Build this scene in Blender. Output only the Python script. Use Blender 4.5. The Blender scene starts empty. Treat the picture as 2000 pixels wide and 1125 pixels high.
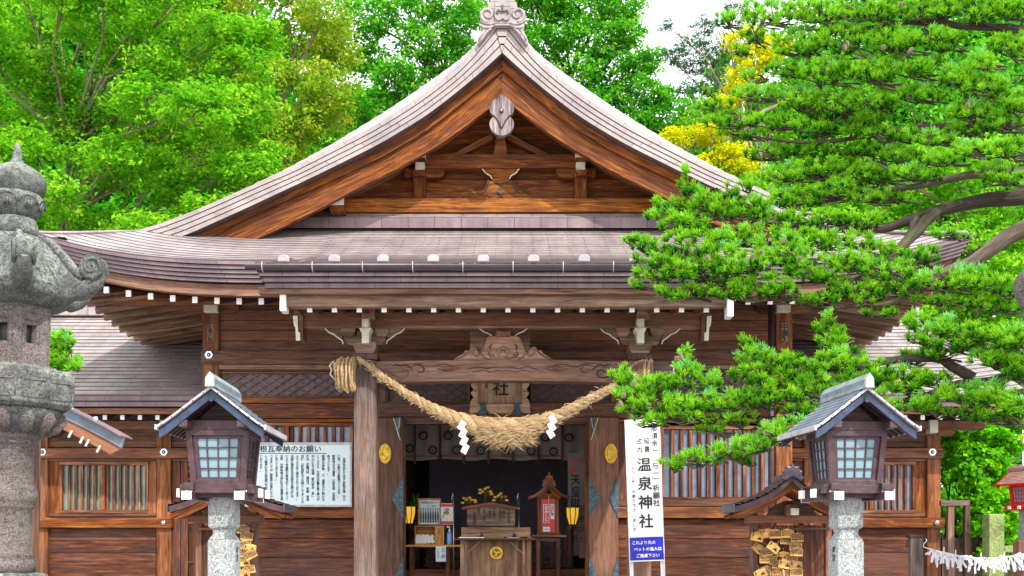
import bpy, math, random
import numpy as np
from mathutils import Vector, Matrix, Euler
random.seed(7); rng = np.random.default_rng(11)
SC = bpy.context.scene; COL = SC.collection
R = math.radians; PI = math.pi
F = 2100.0; VX = 1000.0; HY = 1050.0; CZ = 1.6       # focal length, vanishing point and horizon of the view; eye height
def U(px, D): return (px-VX)*D/F
def V(py, D): return CZ+(HY-py)*D/F
def lerp(a, b, t): return a+(b-a)*t
def smooth(t): t = max(0.0, min(1.0, t)); return t*t*(3-2*t)
def interp(pts, x):
    if x <= pts[0][0]: return pts[0][1]
    for (x0, y0), (x1, y1) in zip(pts, pts[1:]):
        if x <= x1: return y0+(y1-y0)*(x-x0)/(x1-x0)
    return pts[-1][1]

# ------------------------------------------------------------------ mesh builder
class MB:
    def __init__(s): s.v = []; s.f = []; s.m = []; s.g = []; s.r = []; s.sm = []
    def add(s, vs, fs, mat=0, gs=None, r=None, smooth=False):
        b = len(s.v); r = random.random() if r is None else r
        if gs is None:
            lo = [min(v[i] for v in vs) for i in range(3)]; hi = [max(v[i] for v in vs) for i in range(3)]
            ax = sorted(range(3), key=lambda i: lo[i]-hi[i]); off = [random.uniform(0, 40) for _ in range(3)]
            gs = [(v[ax[0]]+off[0], v[ax[1]]+off[1], v[ax[2]]+off[2]) for v in vs]
        s.v += [tuple(v) for v in vs]; s.g += [tuple(g) for g in gs]; s.r += [r]*len(vs)
        s.f += [tuple(b+i for i in f) for f in fs]; s.m += [mat]*len(fs); s.sm += [smooth]*len(fs)
        return s
    def box(s, x0, x1, y0, y1, z0, z1, mat=0):
        vs = [(x, y, z) for z in (z0, z1) for y in (y0, y1) for x in (x0, x1)]
        return s.add(vs, [(0,1,5,4),(1,3,7,5),(3,2,6,7),(2,0,4,6),(4,5,7,6),(0,2,3,1)], mat)
    def p(s, x0, x1, y0, y1, D0, D1, mat=0):                    # a box whose front face has these extents at distance D0
        return s.box(U(x0,D0), U(x1,D0), D0, D1, V(y1,D0), V(y0,D0), mat)
    def beam(s, a, b, w, h, mat=0, up=(0,0,1), w2=None, h2=None):
        a = Vector(a); b = Vector(b); d = (b-a); L = d.length; d.normalize(); up = Vector(up)
        if abs(d.dot(up)) > .98: up = Vector((0,1,0))
        sx = d.cross(up).normalized(); sz = sx.cross(d).normalized(); w2 = w if w2 is None else w2; h2 = h if h2 is None else h2
        vs = []; gs = []; o = [random.uniform(0, 40) for _ in range(3)]
        for (c, ww, hh, t) in ((a, w, h, 0), (b, w2, h2, L)):
            for (i, j) in ((-1,-1),(1,-1),(1,1),(-1,1)):
                vs.append(c+sx*i*ww/2+sz*j*hh/2); gs.append((t+o[0], i*ww/2+o[1], j*hh/2+o[2]))
        return s.add(vs, [(3,2,1,0),(4,5,6,7),(0,1,5,4),(1,2,6,5),(2,3,7,6),(3,0,4,7)], mat, gs)
    def prism(s, pts, y0, y1, mat=0, axis='y', gx=0):           # outline in x,z extruded along y (or y,z along x)
        n = len(pts); o = random.uniform(0, 40)
        A = sum(pts[i][0]*pts[(i+1)%n][1]-pts[(i+1)%n][0]*pts[i][1] for i in range(n))
        if A < 0: pts = pts[::-1]
        if axis == 'y': vs = [(a, y0, b) for a, b in pts]+[(a, y1, b) for a, b in pts]
        elif axis == 'x': vs = [(y1, a, b) for a, b in pts]+[(y0, a, b) for a, b in pts]
        else: vs = [(a, b, y1) for a, b in pts]+[(a, b, y0) for a, b in pts]
        gs = [((a if not gx else b)+o, (b if not gx else a)+o, 0+o) for a, b in pts]+[((a if not gx else b)+o, (b if not gx else a)+o, .2+o) for a, b in pts]
        fs = [tuple(range(n)), tuple(range(2*n-1, n-1, -1))]+[(i, n+i, n+(i+1)%n, (i+1)%n) for i in range(n)]
        return s.add(vs, fs, mat, gs)
    def tube(s, pts, rad, n=8, mat=0, cap=True, sq=1.0, sm=True):
        pts = [Vector(p) for p in pts]; k = len(pts); rad = rad if isinstance(rad, (list, tuple)) else [rad]*k
        vs = []; gs = []; L = 0; o = random.uniform(0, 40); ref = None
        for i, p in enumerate(pts):
            d = (pts[min(i+1, k-1)]-pts[max(i-1, 0)]).normalized()
            if ref is None: ref = Vector((0,0,1)) if abs(d.z) < .9 else Vector((0,1,0))
            a = d.cross(ref); a = a.normalized() if a.length > 1e-6 else Vector((1,0,0)); b = a.cross(d).normalized(); ref = b
            if i: L += (p-pts[i-1]).length
            for j in range(n):
                t = 2*PI*j/n; vs.append(p+a*math.cos(t)*rad[i]+b*math.sin(t)*rad[i]*sq); gs.append((L+o, math.cos(t)*rad[i]+o, math.sin(t)*rad[i]+o))
        fs = [(i*n+j, i*n+(j+1)%n, (i+1)*n+(j+1)%n, (i+1)*n+j) for i in range(k-1) for j in range(n)]
        if cap: fs += [tuple(range(n-1, -1, -1)), tuple(range((k-1)*n, k*n))]
        return s.add(vs, fs, mat, gs, smooth=sm)
    def lathe(s, prof, n=24, c=(0,0), mat=0, smooth=True, rot=0, yfun=None):
        vs = []; gs = []; o = random.uniform(0, 20)
        for (r, z) in prof:
            for j in range(n):
                t = 2*PI*j/n+rot; x = c[0]+r*math.cos(t); y = c[1]+r*math.sin(t)
                vs.append((x, y, z)); gs.append((x+o, y+o, z+o))
        k = len(prof); fs = [(i*n+j, i*n+(j+1)%n, (i+1)*n+(j+1)%n, (i+1)*n+j) for i in range(k-1) for j in range(n)]
        if prof[0][1] > prof[-1][1]: fs = [f[::-1] for f in fs]; fs += [tuple(range(0, n)), tuple(range(k*n-1, (k-1)*n-1, -1))]
        else: fs += [tuple(range(n-1, -1, -1)), tuple(range((k-1)*n, k*n))]
        return s.add(vs, fs, mat, gs, smooth=smooth)
    def disc(s, cx, y, cz, r, mat=0, n=28, t=.004, r2=None):    # round plate facing -y
        pts = [(cx+r*math.cos(2*PI*i/n), cz+(r2 or r)*math.sin(2*PI*i/n)) for i in range(n)]
        return s.prism(pts, y-t, y, mat)
    def band(s, A, B, y0, y1, mat=0, rows=1.0, rowh=1.0, grain=True):   # a ribbon between two x,z curves, thick along y
        n = len(A); vs = []; gs = []; L = 0; o = random.uniform(0, 30) if grain else 0
        for i in range(n):
            if i: L += math.hypot(A[i][0]-A[i-1][0], A[i][1]-A[i-1][1])
            w = math.hypot(A[i][0]-B[i][0], A[i][1]-B[i][1]) if grain else rows*rowh
            for (P, y, gy, gz) in ((A[i], y0, 0, 0), (B[i], y0, w, 0), (A[i], y1, 0, .05), (B[i], y1, w, .05)):
                vs.append((P[0], y, P[1])); gs.append((L+o, gy+o, gz+o))
        fs = []
        for i in range(n-1):
            a = i*4; b = a+4
            fs += [(a, b, b+1, a+1), (a+2, a+3, b+3, b+2), (a, a+2, b+2, b), (a+1, b+1, b+3, a+3)]
        fs += [(0,1,3,2), (4*(n-1), 4*(n-1)+2, 4*(n-1)+3, 4*(n-1)+1)]
        return s.add(vs, fs, mat, gs)
    def grid(s, P, us, vs_, mat=0, gfun=None, smooth=True):
        vs = []; gs = []
        for v in vs_:
            for u in us:
                p = P(u, v); vs.append(p); gs.append(gfun(u, v, p) if gfun else p)
        n = len(us); fs = [(j*n+i, j*n+i+1, (j+1)*n+i+1, (j+1)*n+i) for j in range(len(vs_)-1) for i in range(n-1)]
        return s.add(vs, fs, mat, gs, smooth=smooth)
    def courses(s, P, us, n, t, mat=0, gap_shade=1, rowh=.15, along=None, under=.004):   # overlapping roof courses with real steps; risers coloured dark as overlap shadow
        gx = along or (lambda u, v, p: p[0])
        jit = 0
        for i in range(n):
            a, b = i/n, (i+1)/n; vs = []; gs = []
            for u in us:
                p0 = P(u, a); p1 = P(u, b)
                q = (p1[0], p1[1], p1[2]+t)
                vs += [p0, q, (p1[0], p1[1]+under, p1[2]-.002)]; gx0 = gx(u, b, p1)
                gs += [(gx0, i*rowh+.006, 0), (gx0, (i+1)*rowh-.006, 0), (gx0, (i+1)*rowh, 0)]
            k = len(us)
            s.add(vs, [(j*3, j*3+1, j*3+4, j*3+3) for j in range(k-1)], mat, gs, smooth=True)
            s.add(vs, [(j*3+1, j*3+2, j*3+5, j*3+4) for j in range(k-1)], gap_shade, gs)
        return s
    def text(s, body, size, origin, ex=(1,0,0), ez=(0,0,1), vert=True, mat=0, bold=0.0, align='CENTER', line=1.0, sx=1.0):
        c = bpy.data.curves.new('t', 'FONT'); c.body = '\n'.join(body) if vert else body
        c.size = size; c.align_x = align; c.resolution_u = 2; c.offset = bold*size if size < .07 else 0; c.space_line = line
        o = bpy.data.objects.new('t', c)
        me = bpy.data.meshes.new_from_object(o)
        O = Vector(origin); ex = Vector(ex)*sx; ez = Vector(ez)
        vs = [O+ex*v.co.x+ez*v.co.y for v in me.vertices]; fs = [tuple(p.vertices) for p in me.polygons]
        if vs:
            s.add(vs, fs, mat)
            if bold and size >= .07:
                nz = ex.cross(ez).normalized()
                for i_, (a_, b_) in enumerate(((1, 0), (-1, 0), (0, 1), (0, -1))): s.add([v+ex*a_*bold*size*.8+ez*b_*bold*size*.6+nz*(.0004*(i_+1)) for v in vs], fs, mat)
        bpy.data.objects.remove(o); bpy.data.curves.remove(c); bpy.data.meshes.remove(me)
        return s

WL = {}
def link(name, data, parent=None, local=False, loc=None, rot=None):
    o = bpy.data.objects.new(name, data); COL.objects.link(o)
    if parent is not None:
        o.parent = parent
        if local: o.location = loc or (0,0,0)
        else: o.location = Vector((0,0,0))-WL.get(parent.name, Vector((0,0,0)))
        WL[o.name] = WL.get(parent.name, Vector((0,0,0)))+o.location
    else:
        o.location = loc or (0,0,0); WL[o.name] = Vector(o.location)
    if rot: o.rotation_euler = rot
    return o
def obj(name, mb, mats, parent=None, bev=0, local=False, loc=None, rot=None):
    me = bpy.data.meshes.new(name); me.from_pydata([tuple(v) for v in mb.v], [], mb.f)
    mats = mats if isinstance(mats, (list, tuple)) else [mats]
    for m in mats: me.materials.append(m)
    me.polygons.foreach_set('material_index', mb.m); me.polygons.foreach_set('use_smooth', mb.sm)
    a = me.attributes.new('g', 'FLOAT_VECTOR', 'POINT'); a.data.foreach_set('vector', [c for g in mb.g for c in g])
    a = me.attributes.new('r', 'FLOAT', 'POINT'); a.data.foreach_set('value', mb.r)
    me.update(); o = link(name, me, parent, local, loc, rot)
    if bev:
        b = o.modifiers.new('b', 'BEVEL'); b.width = bev; b.segments = 2; b.limit_method = 'ANGLE'; b.angle_limit = R(40); b.harden_normals = False
    return o
def big(name, verts, faces_n, mat, parent, r, k):               # numpy mesh of k-gons
    me = bpy.data.meshes.new(name); nf = len(verts)//k
    me.vertices.add(len(verts)); me.vertices.foreach_set('co', verts.astype(np.float32).ravel())
    me.loops.add(nf*k); me.loops.foreach_set('vertex_index', np.arange(nf*k, dtype=np.int32))
    me.polygons.add(nf); me.polygons.foreach_set('loop_start', np.arange(0, nf*k, k, dtype=np.int32))
    a = me.attributes.new('r', 'FLOAT', 'POINT'); a.data.foreach_set('value', r.astype(np.float32))
    me.materials.append(mat); me.update(calc_edges=True); me.validate()
    return link(name, me, parent)
def tag(o, label, cat, group=None, kind=None):
    if label: o['label'] = label
    if cat: o['category'] = cat
    if group: o['group'] = group
    if kind: o['kind'] = kind
    return o
def thing(name, loc, label, cat, group=None, rot=None): return tag(link(name, None, None, loc=loc, rot=rot), label, cat, group)
def copy_tree(o, parent=None):
    c = o.copy(); COL.objects.link(c)
    if parent: c.parent = parent
    for ch in o.children: copy_tree(ch, c)
    return c

# ------------------------------------------------------------------ materials
def base_mat(name):
    m = bpy.data.materials.new(name); m.use_nodes = True; nt = m.node_tree; N = nt.nodes; L = nt.links
    return m, nt, N, L, N['Principled BSDF']
def c4(c): return (c[0], c[1], c[2], 1)
def nd(N, t, **k):
    n = N.new(t)
    for a, b in k.items(): setattr(n, a, b)
    return n
def attr(N, name): n = N.new('ShaderNodeAttribute'); n.attribute_name = name; return n
def mapn(N, L, src, sc):
    n = N.new('ShaderNodeVectorMath'); n.operation = 'MULTIPLY'; L.new(src, n.inputs[0]); n.inputs[1].default_value = sc; return n.outputs[0]
def noise(N, L, vec, scale=1, detail=4, rough=.6, dist=0):
    n = N.new('ShaderNodeTexNoise'); L.new(vec, n.inputs['Vector']); n.inputs['Scale'].default_value = scale
    n.inputs['Detail'].default_value = detail; n.inputs['Roughness'].default_value = rough; n.inputs['Distortion'].default_value = dist; return n.outputs['Fac']
def ramp(N, L, fac, stops):
    n = N.new('ShaderNodeValToRGB'); L.new(fac, n.inputs[0]); e = n.color_ramp.elements
    e[0].position = stops[0][0]; e[0].color = c4(stops[0][1]); e[1].position = stops[-1][0]; e[1].color = c4(stops[-1][1])
    for p, c in stops[1:-1]: q = e.new(p); q.color = c4(c)
    return n.outputs[0]
def mix(N, L, a, b, fac, mode='MIX'):
    n = N.new('ShaderNodeMix'); n.data_type = 'RGBA'; n.blend_type = mode; n.clamp_factor = True
    for s, i in ((a, 6), (b, 7), (fac, 0)):
        if isinstance(s, (int, float)): n.inputs[i].default_value = s if i == 0 else (s, s, s, 1)
        elif isinstance(s, tuple): n.inputs[i].default_value = c4(s)
        else: L.new(s, n.inputs[i])
    return n.outputs[2]
def maprange(N, L, x, a, b, c, d):
    n = N.new('ShaderNodeMapRange'); L.new(x, n.inputs[0])
    for i, v in enumerate((a, b, c, d)): n.inputs[i+1].default_value = v
    return n.outputs[0]
def bump(N, L, h, B, strength=.3, dist=.01):
    n = N.new('ShaderNodeBump'); n.inputs['Strength'].default_value = strength; n.inputs['Distance'].default_value = dist
    L.new(h, n.inputs['Height']); L.new(n.outputs[0], B.inputs['Normal'])
def wood(name, dark, mid, light, rough=.65, patch=None, pamt=.55, var=.35, gs=1.0, bs=.5, ct=1.0):
    m, nt, N, L, B = base_mat(name); g = attr(N, 'g').outputs['Vector']; r = attr(N, 'r').outputs['Fac']
    n1 = noise(N, L, mapn(N, L, g, (1.1*gs, 13*gs, 13*gs)), 1, 6, .62, .9)
    col = ramp(N, L, n1, [(.5-.16/ct, dark), (.5, mid), (.5+.17/ct, light)])
    if patch:
        n3 = noise(N, L, mapn(N, L, g, (.8, 3.5, 3.5)), 1, 3, .6, .5)
        col = mix(N, L, col, patch, maprange(N, L, n3, .48, .68, 0, pamt))
    if patch: col = mix(N, L, col, patch, maprange(N, L, r, .55, 1, 0, .5))
    n2 = noise(N, L, mapn(N, L, g, (5, 110*gs, 110*gs)), 1, 3, .6)
    n5 = noise(N, L, N.new('ShaderNodeTexCoord').outputs['Object'], .9, 5, .65); col = mix(N, L, col, ramp(N, L, n5, [(.35, (.66,.66,.70)), (.6, (1.12,1.1,1.06))]), .8, 'MULTIPLY')
    col = mix(N, L, col, ramp(N, L, n2, [(.28, (.35,.3,.3)), (.5, (.95,.95,.95)), (.8, (1.25,1.25,1.25))]), .8, 'MULTIPLY')
    v = maprange(N, L, r, 0, 1, 1-var, 1+var*.6); cv = N.new('ShaderNodeCombineColor')
    for i in range(3): L.new(v, cv.inputs[i])
    col = mix(N, L, col, cv.outputs[0], 1.0, 'MULTIPLY')
    L.new(col, B.inputs['Base Color']); B.inputs['Roughness'].default_value = rough; B.inputs['Specular IOR Level'].default_value = .18
    ad = N.new('ShaderNodeMath'); ad.operation = 'ADD'; L.new(n1, ad.inputs[0]); L.new(n2, ad.inputs[1])
    bump(N, L, ad.outputs[0], B, bs, .008); return m
def shingle(name, c1, c2, mort, bw=.6, rh=.15, rough=.45, metal=.25, ms=.006, mottle=.25):
    m, nt, N, L, B = base_mat(name); g = attr(N, 'g').outputs['Vector']
    b = N.new('ShaderNodeTexBrick'); L.new(g, b.inputs['Vector']); b.offset = .43; b.offset_frequency = 2
    for k, v in (('Color1', c4(c1)), ('Color2', c4(c2)), ('Mortar', c4(mort)), ('Scale', 1), ('Mortar Size', ms), ('Mortar Smooth', .1), ('Bias', 0), ('Brick Width', bw), ('Row Height', rh)): b.inputs[k].default_value = v
    tc = N.new('ShaderNodeTexCoord').outputs['Object']
    n1 = noise(N, L, tc, 1.7, 5, .65); n2 = noise(N, L, mapn(N, L, g, (1.5, 14, 1)), 3, 4, .6)
    col = mix(N, L, b.outputs[0], ramp(N, L, n1, [(.3, (.62,.62,.66)), (.7, (1.2,1.15,1.12))]), 1, 'MULTIPLY')
    n3 = noise(N, L, mapn(N, L, g, (7, .5, 1)), 1, 5, .65); col = mix(N, L, col, ramp(N, L, n3, [(.36, (.70,.69,.72)), (.56, (1.06,1.05,1.04))]), mottle*2.6, 'MULTIPLY')
    col = mix(N, L, col, ramp(N, L, n2, [(.35, (.8,.76,.78)), (.65, (1.06,1.05,1.05))]), mottle*2.2, 'MULTIPLY')
    L.new(col, B.inputs['Base Color']); B.inputs['Metallic'].default_value = metal
    L.new(maprange(N, L, n2, .3, .7, rough-.1, rough+.2), B.inputs['Roughness'])
    bump(N, L, b.outputs['Fac'], B, -.4, .004); return m
def plain(name, c, rough=.6, metal=0, var=.15, scale=8, emit=None, es=0, bs=0, coord='Object', spec=.5):
    m, nt, N, L, B = base_mat(name); tc = N.new('ShaderNodeTexCoord').outputs[coord]
    n1 = noise(N, L, tc, scale, 5, .65)
    lo = tuple(x*(1-var) for x in c); hi = tuple(min(1, x*(1+var)) for x in c)
    col = ramp(N, L, n1, [(.3, lo), (.7, hi)]); L.new(col, B.inputs['Base Color']); B.inputs['Roughness'].default_value = rough
    B.inputs['Metallic'].default_value = metal; B.inputs['Specular IOR Level'].default_value = spec
    if emit: B.inputs['Emission Color'].default_value = c4(emit); B.inputs['Emission Strength'].default_value = es
    if bs: bump(N, L, noise(N, L, tc, scale*4, 4, .6), B, bs, .004)
    return m
def stone(name, c, spk=.55, lichen=None, lamt=.6, scale=90, bs=.5, lscale=5, lthr=.52):
    m, nt, N, L, B = base_mat(name); g = N.new('ShaderNodeTexCoord').outputs['Object']
    vo = N.new('ShaderNodeTexVoronoi'); L.new(g, vo.inputs['Vector']); vo.inputs['Scale'].default_value = scale
    sp = ramp(N, L, vo.outputs['Color'], [(.1, (1-spk,)*3), (.5, (1,1,1)), (.9, (1+spk*.8,)*3)])
    n1 = noise(N, L, g, 3.3, 6, .7); n2 = noise(N, L, g, scale*.8, 3, .7)
    col = mix(N, L, ramp(N, L, n1, [(.3, tuple(x*.62 for x in c)), (.55, c), (.75, tuple(min(1,x*1.25) for x in c))]), sp, 1, 'MULTIPLY')
    if lichen:
        ge = N.new('ShaderNodeNewGeometry'); sx = N.new('ShaderNodeSeparateXYZ'); L.new(ge.outputs['Normal'], sx.inputs[0])
        n3 = noise(N, L, g, lscale, 6, .75); n4 = noise(N, L, g, lscale*9, 4, .8)
        a = maprange(N, L, n3, lthr-.06, lthr+.1, 0, 1); b = maprange(N, L, n4, .42, .56, 0, 1); u = maprange(N, L, sx.outputs[2], -.4, .8, .35, 1)
        q = N.new('ShaderNodeMath'); q.operation = 'MULTIPLY'; L.new(a, q.inputs[0]); L.new(b, q.inputs[1])
        q2 = N.new('ShaderNodeMath'); q2.operation = 'MULTIPLY'; L.new(q.outputs[0], q2.inputs[0]); L.new(u, q2.inputs[1])
        q3 = N.new('ShaderNodeMath'); q3.operation = 'MULTIPLY'; L.new(q2.outputs[0], q3.inputs[0]); q3.inputs[1].default_value = lamt
        col = mix(N, L, col, lichen, q3.outputs[0])
    L.new(col, B.inputs['Base Color']); B.inputs['Roughness'].default_value = .9; B.inputs['Specular IOR Level'].default_value = .2
    bump(N, L, n2, B, bs, .006); return m
def leafmat(name, stops, trans=.35, rough=.5, spec=.3):
    m, nt, N, L, B = base_mat(name); r = attr(N, 'r').outputs['Fac']; col = ramp(N, L, r, stops)
    L.new(col, B.inputs['Base Color']); B.inputs['Roughness'].default_value = .75; B.inputs['Specular IOR Level'].default_value = .08
    t = N.new('ShaderNodeBsdfTranslucent'); L.new(col, t.inputs[0]); x = N.new('ShaderNodeMixShader'); x.inputs[0].default_value = trans
    L.new(B.outputs[0], x.inputs[1]); L.new(t.outputs[0], x.inputs[2]); L.new(x.outputs[0], N['Material Output'].inputs[0]); return m
M = {}
M['wall'] = wood('brown weathered wood', (.055,.026,.019), (.155,.078,.054), (.27,.15,.105), patch=(.26,.10,.04), pamt=.3, gs=1.7, ct=.75)
M['orange'] = wood('orange weathered wood', (.055,.016,.007), (.22,.058,.010), (.50,.185,.025), patch=(.08,.035,.025), pamt=.65, gs=1.9, ct=.85)
M['plank'] = wood('lower plank wood', (.045,.017,.012), (.135,.045,.022), (.34,.12,.05), patch=(.07,.045,.045), pamt=.6, gs=1.7, ct=.8)
M['post'] = wood('orange brown post wood', (.09,.03,.012), (.27,.09,.03), (.46,.19,.07), patch=(.12,.07,.06), pamt=.6)
M['grey'] = wood('greyed pillar wood', (.07,.048,.041), (.17,.122,.105), (.32,.25,.23), patch=(.28,.12,.05), pamt=.35, bs=.7, gs=1.5, ct=.7)
M['door'] = wood('dark door pillar wood', (.07,.035,.024), (.17,.092,.066), (.27,.165,.125), patch=(.32,.12,.05), pamt=.3, gs=1.6, ct=.7)
M['soffit'] = wood('soffit wood', (.13,.07,.04), (.27,.16,.10), (.40,.26,.18))
M['lightwood'] = wood('pale grey brown wood', (.14,.085,.055), (.29,.19,.13), (.45,.33,.25), patch=(.34,.15,.08), pamt=.4)
M['noki'] = wood('eave board wood', (.09,.045,.03), (.22,.115,.08), (.34,.20,.145), patch=(.34,.15,.07), pamt=.25)
M['slat'] = wood('window slat wood', (.07,.025,.014), (.22,.075,.035), (.45,.20,.09))
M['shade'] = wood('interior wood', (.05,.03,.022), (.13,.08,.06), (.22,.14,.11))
M['honey'] = wood('honey plywood', (.45,.20,.05), (.65,.33,.09), (.78,.45,.16), bs=.2)
M['tan'] = wood('tan plaque wood', (.26,.15,.09), (.44,.28,.18), (.60,.42,.30), bs=.3)
M['boxwood'] = wood('offering box wood', (.22,.12,.06), (.42,.25,.14), (.62,.40,.24), bs=.4, gs=.8)
M['ema'] = wood('plaque pine wood', (.50,.24,.06), (.72,.40,.12), (.85,.56,.22), bs=.2, var=.45)
M['gegyo'] = wood('silvered carving wood', (.07,.05,.065), (.27,.215,.225), (.58,.49,.46), gs=2, bs=.8)
M['roof'] = shingle('pale roof sheets', (.385,.345,.33), (.325,.29,.282), (.13,.10,.10), bw=.55, rh=.11, metal=.05)
M['verge'] = shingle('verge sheets', (.37,.32,.30), (.32,.28,.265), (.11,.08,.075), bw=.62, rh=.11, ms=.005, metal=.05, mottle=.12)
M['fascia'] = shingle('purple brown eave sheets', (.215,.155,.17), (.165,.12,.132), (.04,.028,.032), bw=.55, rh=.055, ms=.0035)
M['flash'] = shingle('purple flashing', (.22,.16,.17), (.19,.135,.145), (.05,.03,.035), bw=.42, rh=.5, ms=.005)
M['gap_shade'] = plain('painted gap shade', (.13,.095,.095), .8)  # dark tone painting the shadow lines where roof courses overlap
M['gutter'] = plain('dark gutter metal', (.09,.075,.09), .35, .5)
M['white'] = plain('white paint', (.80,.79,.76), .5, var=.06)
M['cream'] = plain('weathered cream paint', (.62,.60,.48), .6, var=.2, scale=14)
M['snow'] = plain('pale metal snow guard', (.34,.31,.32), .35, .3)
M['steel'] = plain('steel cap', (.62,.64,.66), .25, .9, var=.25, scale=20)
M['black'] = plain('black iron', (.02,.02,.022), .45, .3)
M['ink'] = plain('black lettering', (.012,.012,.016), .6)
M['gold'] = plain('gold leaf', (.75,.46,.05), .38, .55, var=.3, scale=18, bs=.3)
M['golddark'] = plain('gold groove', (.22,.12,.015), .5, .4)
M['verdi'] = plain('blue green copper fitting', (.055,.10,.125), .5, .3, var=.75, scale=26, bs=.8)
M['ridgecap'] = plain('grey green ridge cap', (.27,.31,.31), .45, .2, var=.4, scale=12)
M['purple'] = plain('purple brown lacquer', (.062,.029,.036), .55, var=.5, scale=16, bs=.2)
M['blue'] = plain('blue copper verge', (.03,.045,.085), .4, .25, var=.6, scale=10)
M['tin'] = plain('pale tin edge', (.44,.42,.44), .45, .2, var=.3, scale=14)
M['bluegrey'] = plain('blue grey copper roof', (.15,.18,.23), .5, .1, var=.35, scale=7)
M['paper'] = plain('white paper pane', (.20,.31,.36), .3, var=.06, scale=4)
M['sheet'] = plain('white sheet', (.84,.84,.84), .55, var=.03)
M['slip'] = plain('weathered paper slip', (.56,.56,.59), .7, var=.12, scale=30)
M['board'] = plain('pale blue white board', (.66,.78,.80), .4, var=.05, scale=2)
M['glass'] = plain('dull window glass', (.15,.19,.27), .12, .15, var=.6, scale=1.6)
M['glassg'] = plain('green tinted window glass', (.16,.24,.20), .12, .15, var=.4, scale=2.5)
M['mesh'] = plain('dark lattice backing', (.09,.085,.115), .6, var=.3)
M['red'] = plain('red lacquer', (.62,.02,.02), .35, var=.12)
M['navy'] = plain('deep blue panel', (.012,.012,.42), .4, var=.05)
M['amber'] = plain('lit amber glass', (.8,.5,.08), .3, emit=(1,.55,.04), es=.5)
M['cloth'] = plain('unbleached curtain cloth', (.28,.235,.22), .9, var=.15, scale=3)
M['dark'] = plain('dim interior lining', (.46,.42,.52), .9)
M['granite'] = stone('pinkish granite', (.135,.112,.105), .6, (.28,.34,.26), .5, scale=150, lthr=.55)
M['mossy'] = stone('mossy granite', (.082,.083,.082), .6, (.33,.38,.31), .7, scale=140, lthr=.47)
M['green'] = stone('green mossy stone', (.17,.22,.07), .5, (.45,.52,.22), .8, scale=60, lthr=.47)
M['palestone'] = stone('pale speckled granite', (.30,.315,.315), .55, None, scale=130, bs=.25)
M['bark'] = wood('pine bark', (.035,.028,.02), (.115,.09,.066), (.22,.18,.14), patch=(.12,.15,.06), pamt=.6, gs=.55, bs=1.5, ct=.8, rough=.9)
M['carve'] = wood('bright orange carved wood', (.09,.025,.008), (.33,.095,.013), (.58,.24,.04), patch=(.14,.05,.02), pamt=.4, gs=1.6)
M['bark2'] = plain('light grey bark', (.20,.15,.10), .85, var=.4, scale=6, bs=.5)
M['gravel'] = stone('gravel ground', (.34,.32,.30), .5, None, scale=40)
M['pave'] = stone('stone paving', (.38,.36,.34), .35, None, scale=50)
M['bottle'] = plain('blue gel bottle', (.20,.42,.75), .2, var=.05)
M['tile'] = plain('black roof tile', (.03,.035,.04), .3, .1)
def straw():
    m, nt, N, L, B = base_mat('straw rope'); g = attr(N, 'g').outputs['Vector']; r = attr(N, 'r').outputs['Fac']
    n1 = noise(N, L, mapn(N, L, g, (6, 120, 120)), 1, 4, .7, .6)
    col = ramp(N, L, n1, [(.25, (.14,.075,.03)), (.45, (.40,.27,.13)), (.7, (.70,.54,.34))])
    L.new(mix(N, L, col, ramp(N, L, r, [(0, (.75,.7,.65)), (1, (1.15,1.1,1.05))]), 1, 'MULTIPLY'), B.inputs['Base Color'])
    B.inputs['Roughness'].default_value = .85; bump(N, L, n1, B, 1, .012); return m
M['straw'] = straw()
M['leaf1'] = leafmat('bright broadleaf', [(0, (.07,.30,.008)), (.45, (.19,.54,.015)), (.8, (.36,.68,.03)), (1, (.62,.72,.05))], .5)
M['leaf2'] = leafmat('yellow green broadleaf', [(0, (.10,.25,.012)), (.5, (.29,.46,.02)), (1, (.60,.60,.06))], .5)
M['leaf3'] = leafmat('deep green broadleaf', [(0, (.025,.22,.012)), (.5, (.11,.47,.016)), (1, (.34,.70,.05))], .5)
M['leaf4'] = leafmat('yellow leaves', [(0, (.36,.48,.005)), (.5, (.74,.70,.004)), (1, (.90,.82,.02))], .45)
M['leaf5'] = leafmat('dusky needle foliage', [(0, (.02,.09,.03)), (.6, (.05,.17,.06)), (1, (.11,.26,.08))])
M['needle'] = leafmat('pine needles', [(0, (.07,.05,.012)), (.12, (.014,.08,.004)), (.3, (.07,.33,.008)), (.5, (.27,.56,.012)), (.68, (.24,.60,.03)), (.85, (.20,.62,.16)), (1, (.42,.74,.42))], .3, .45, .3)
M['ivy'] = leafmat('ivy leaves', [(0, (.05,.28,.005)), (.6, (.16,.55,.008)), (1, (.36,.70,.02))], .4)
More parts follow.
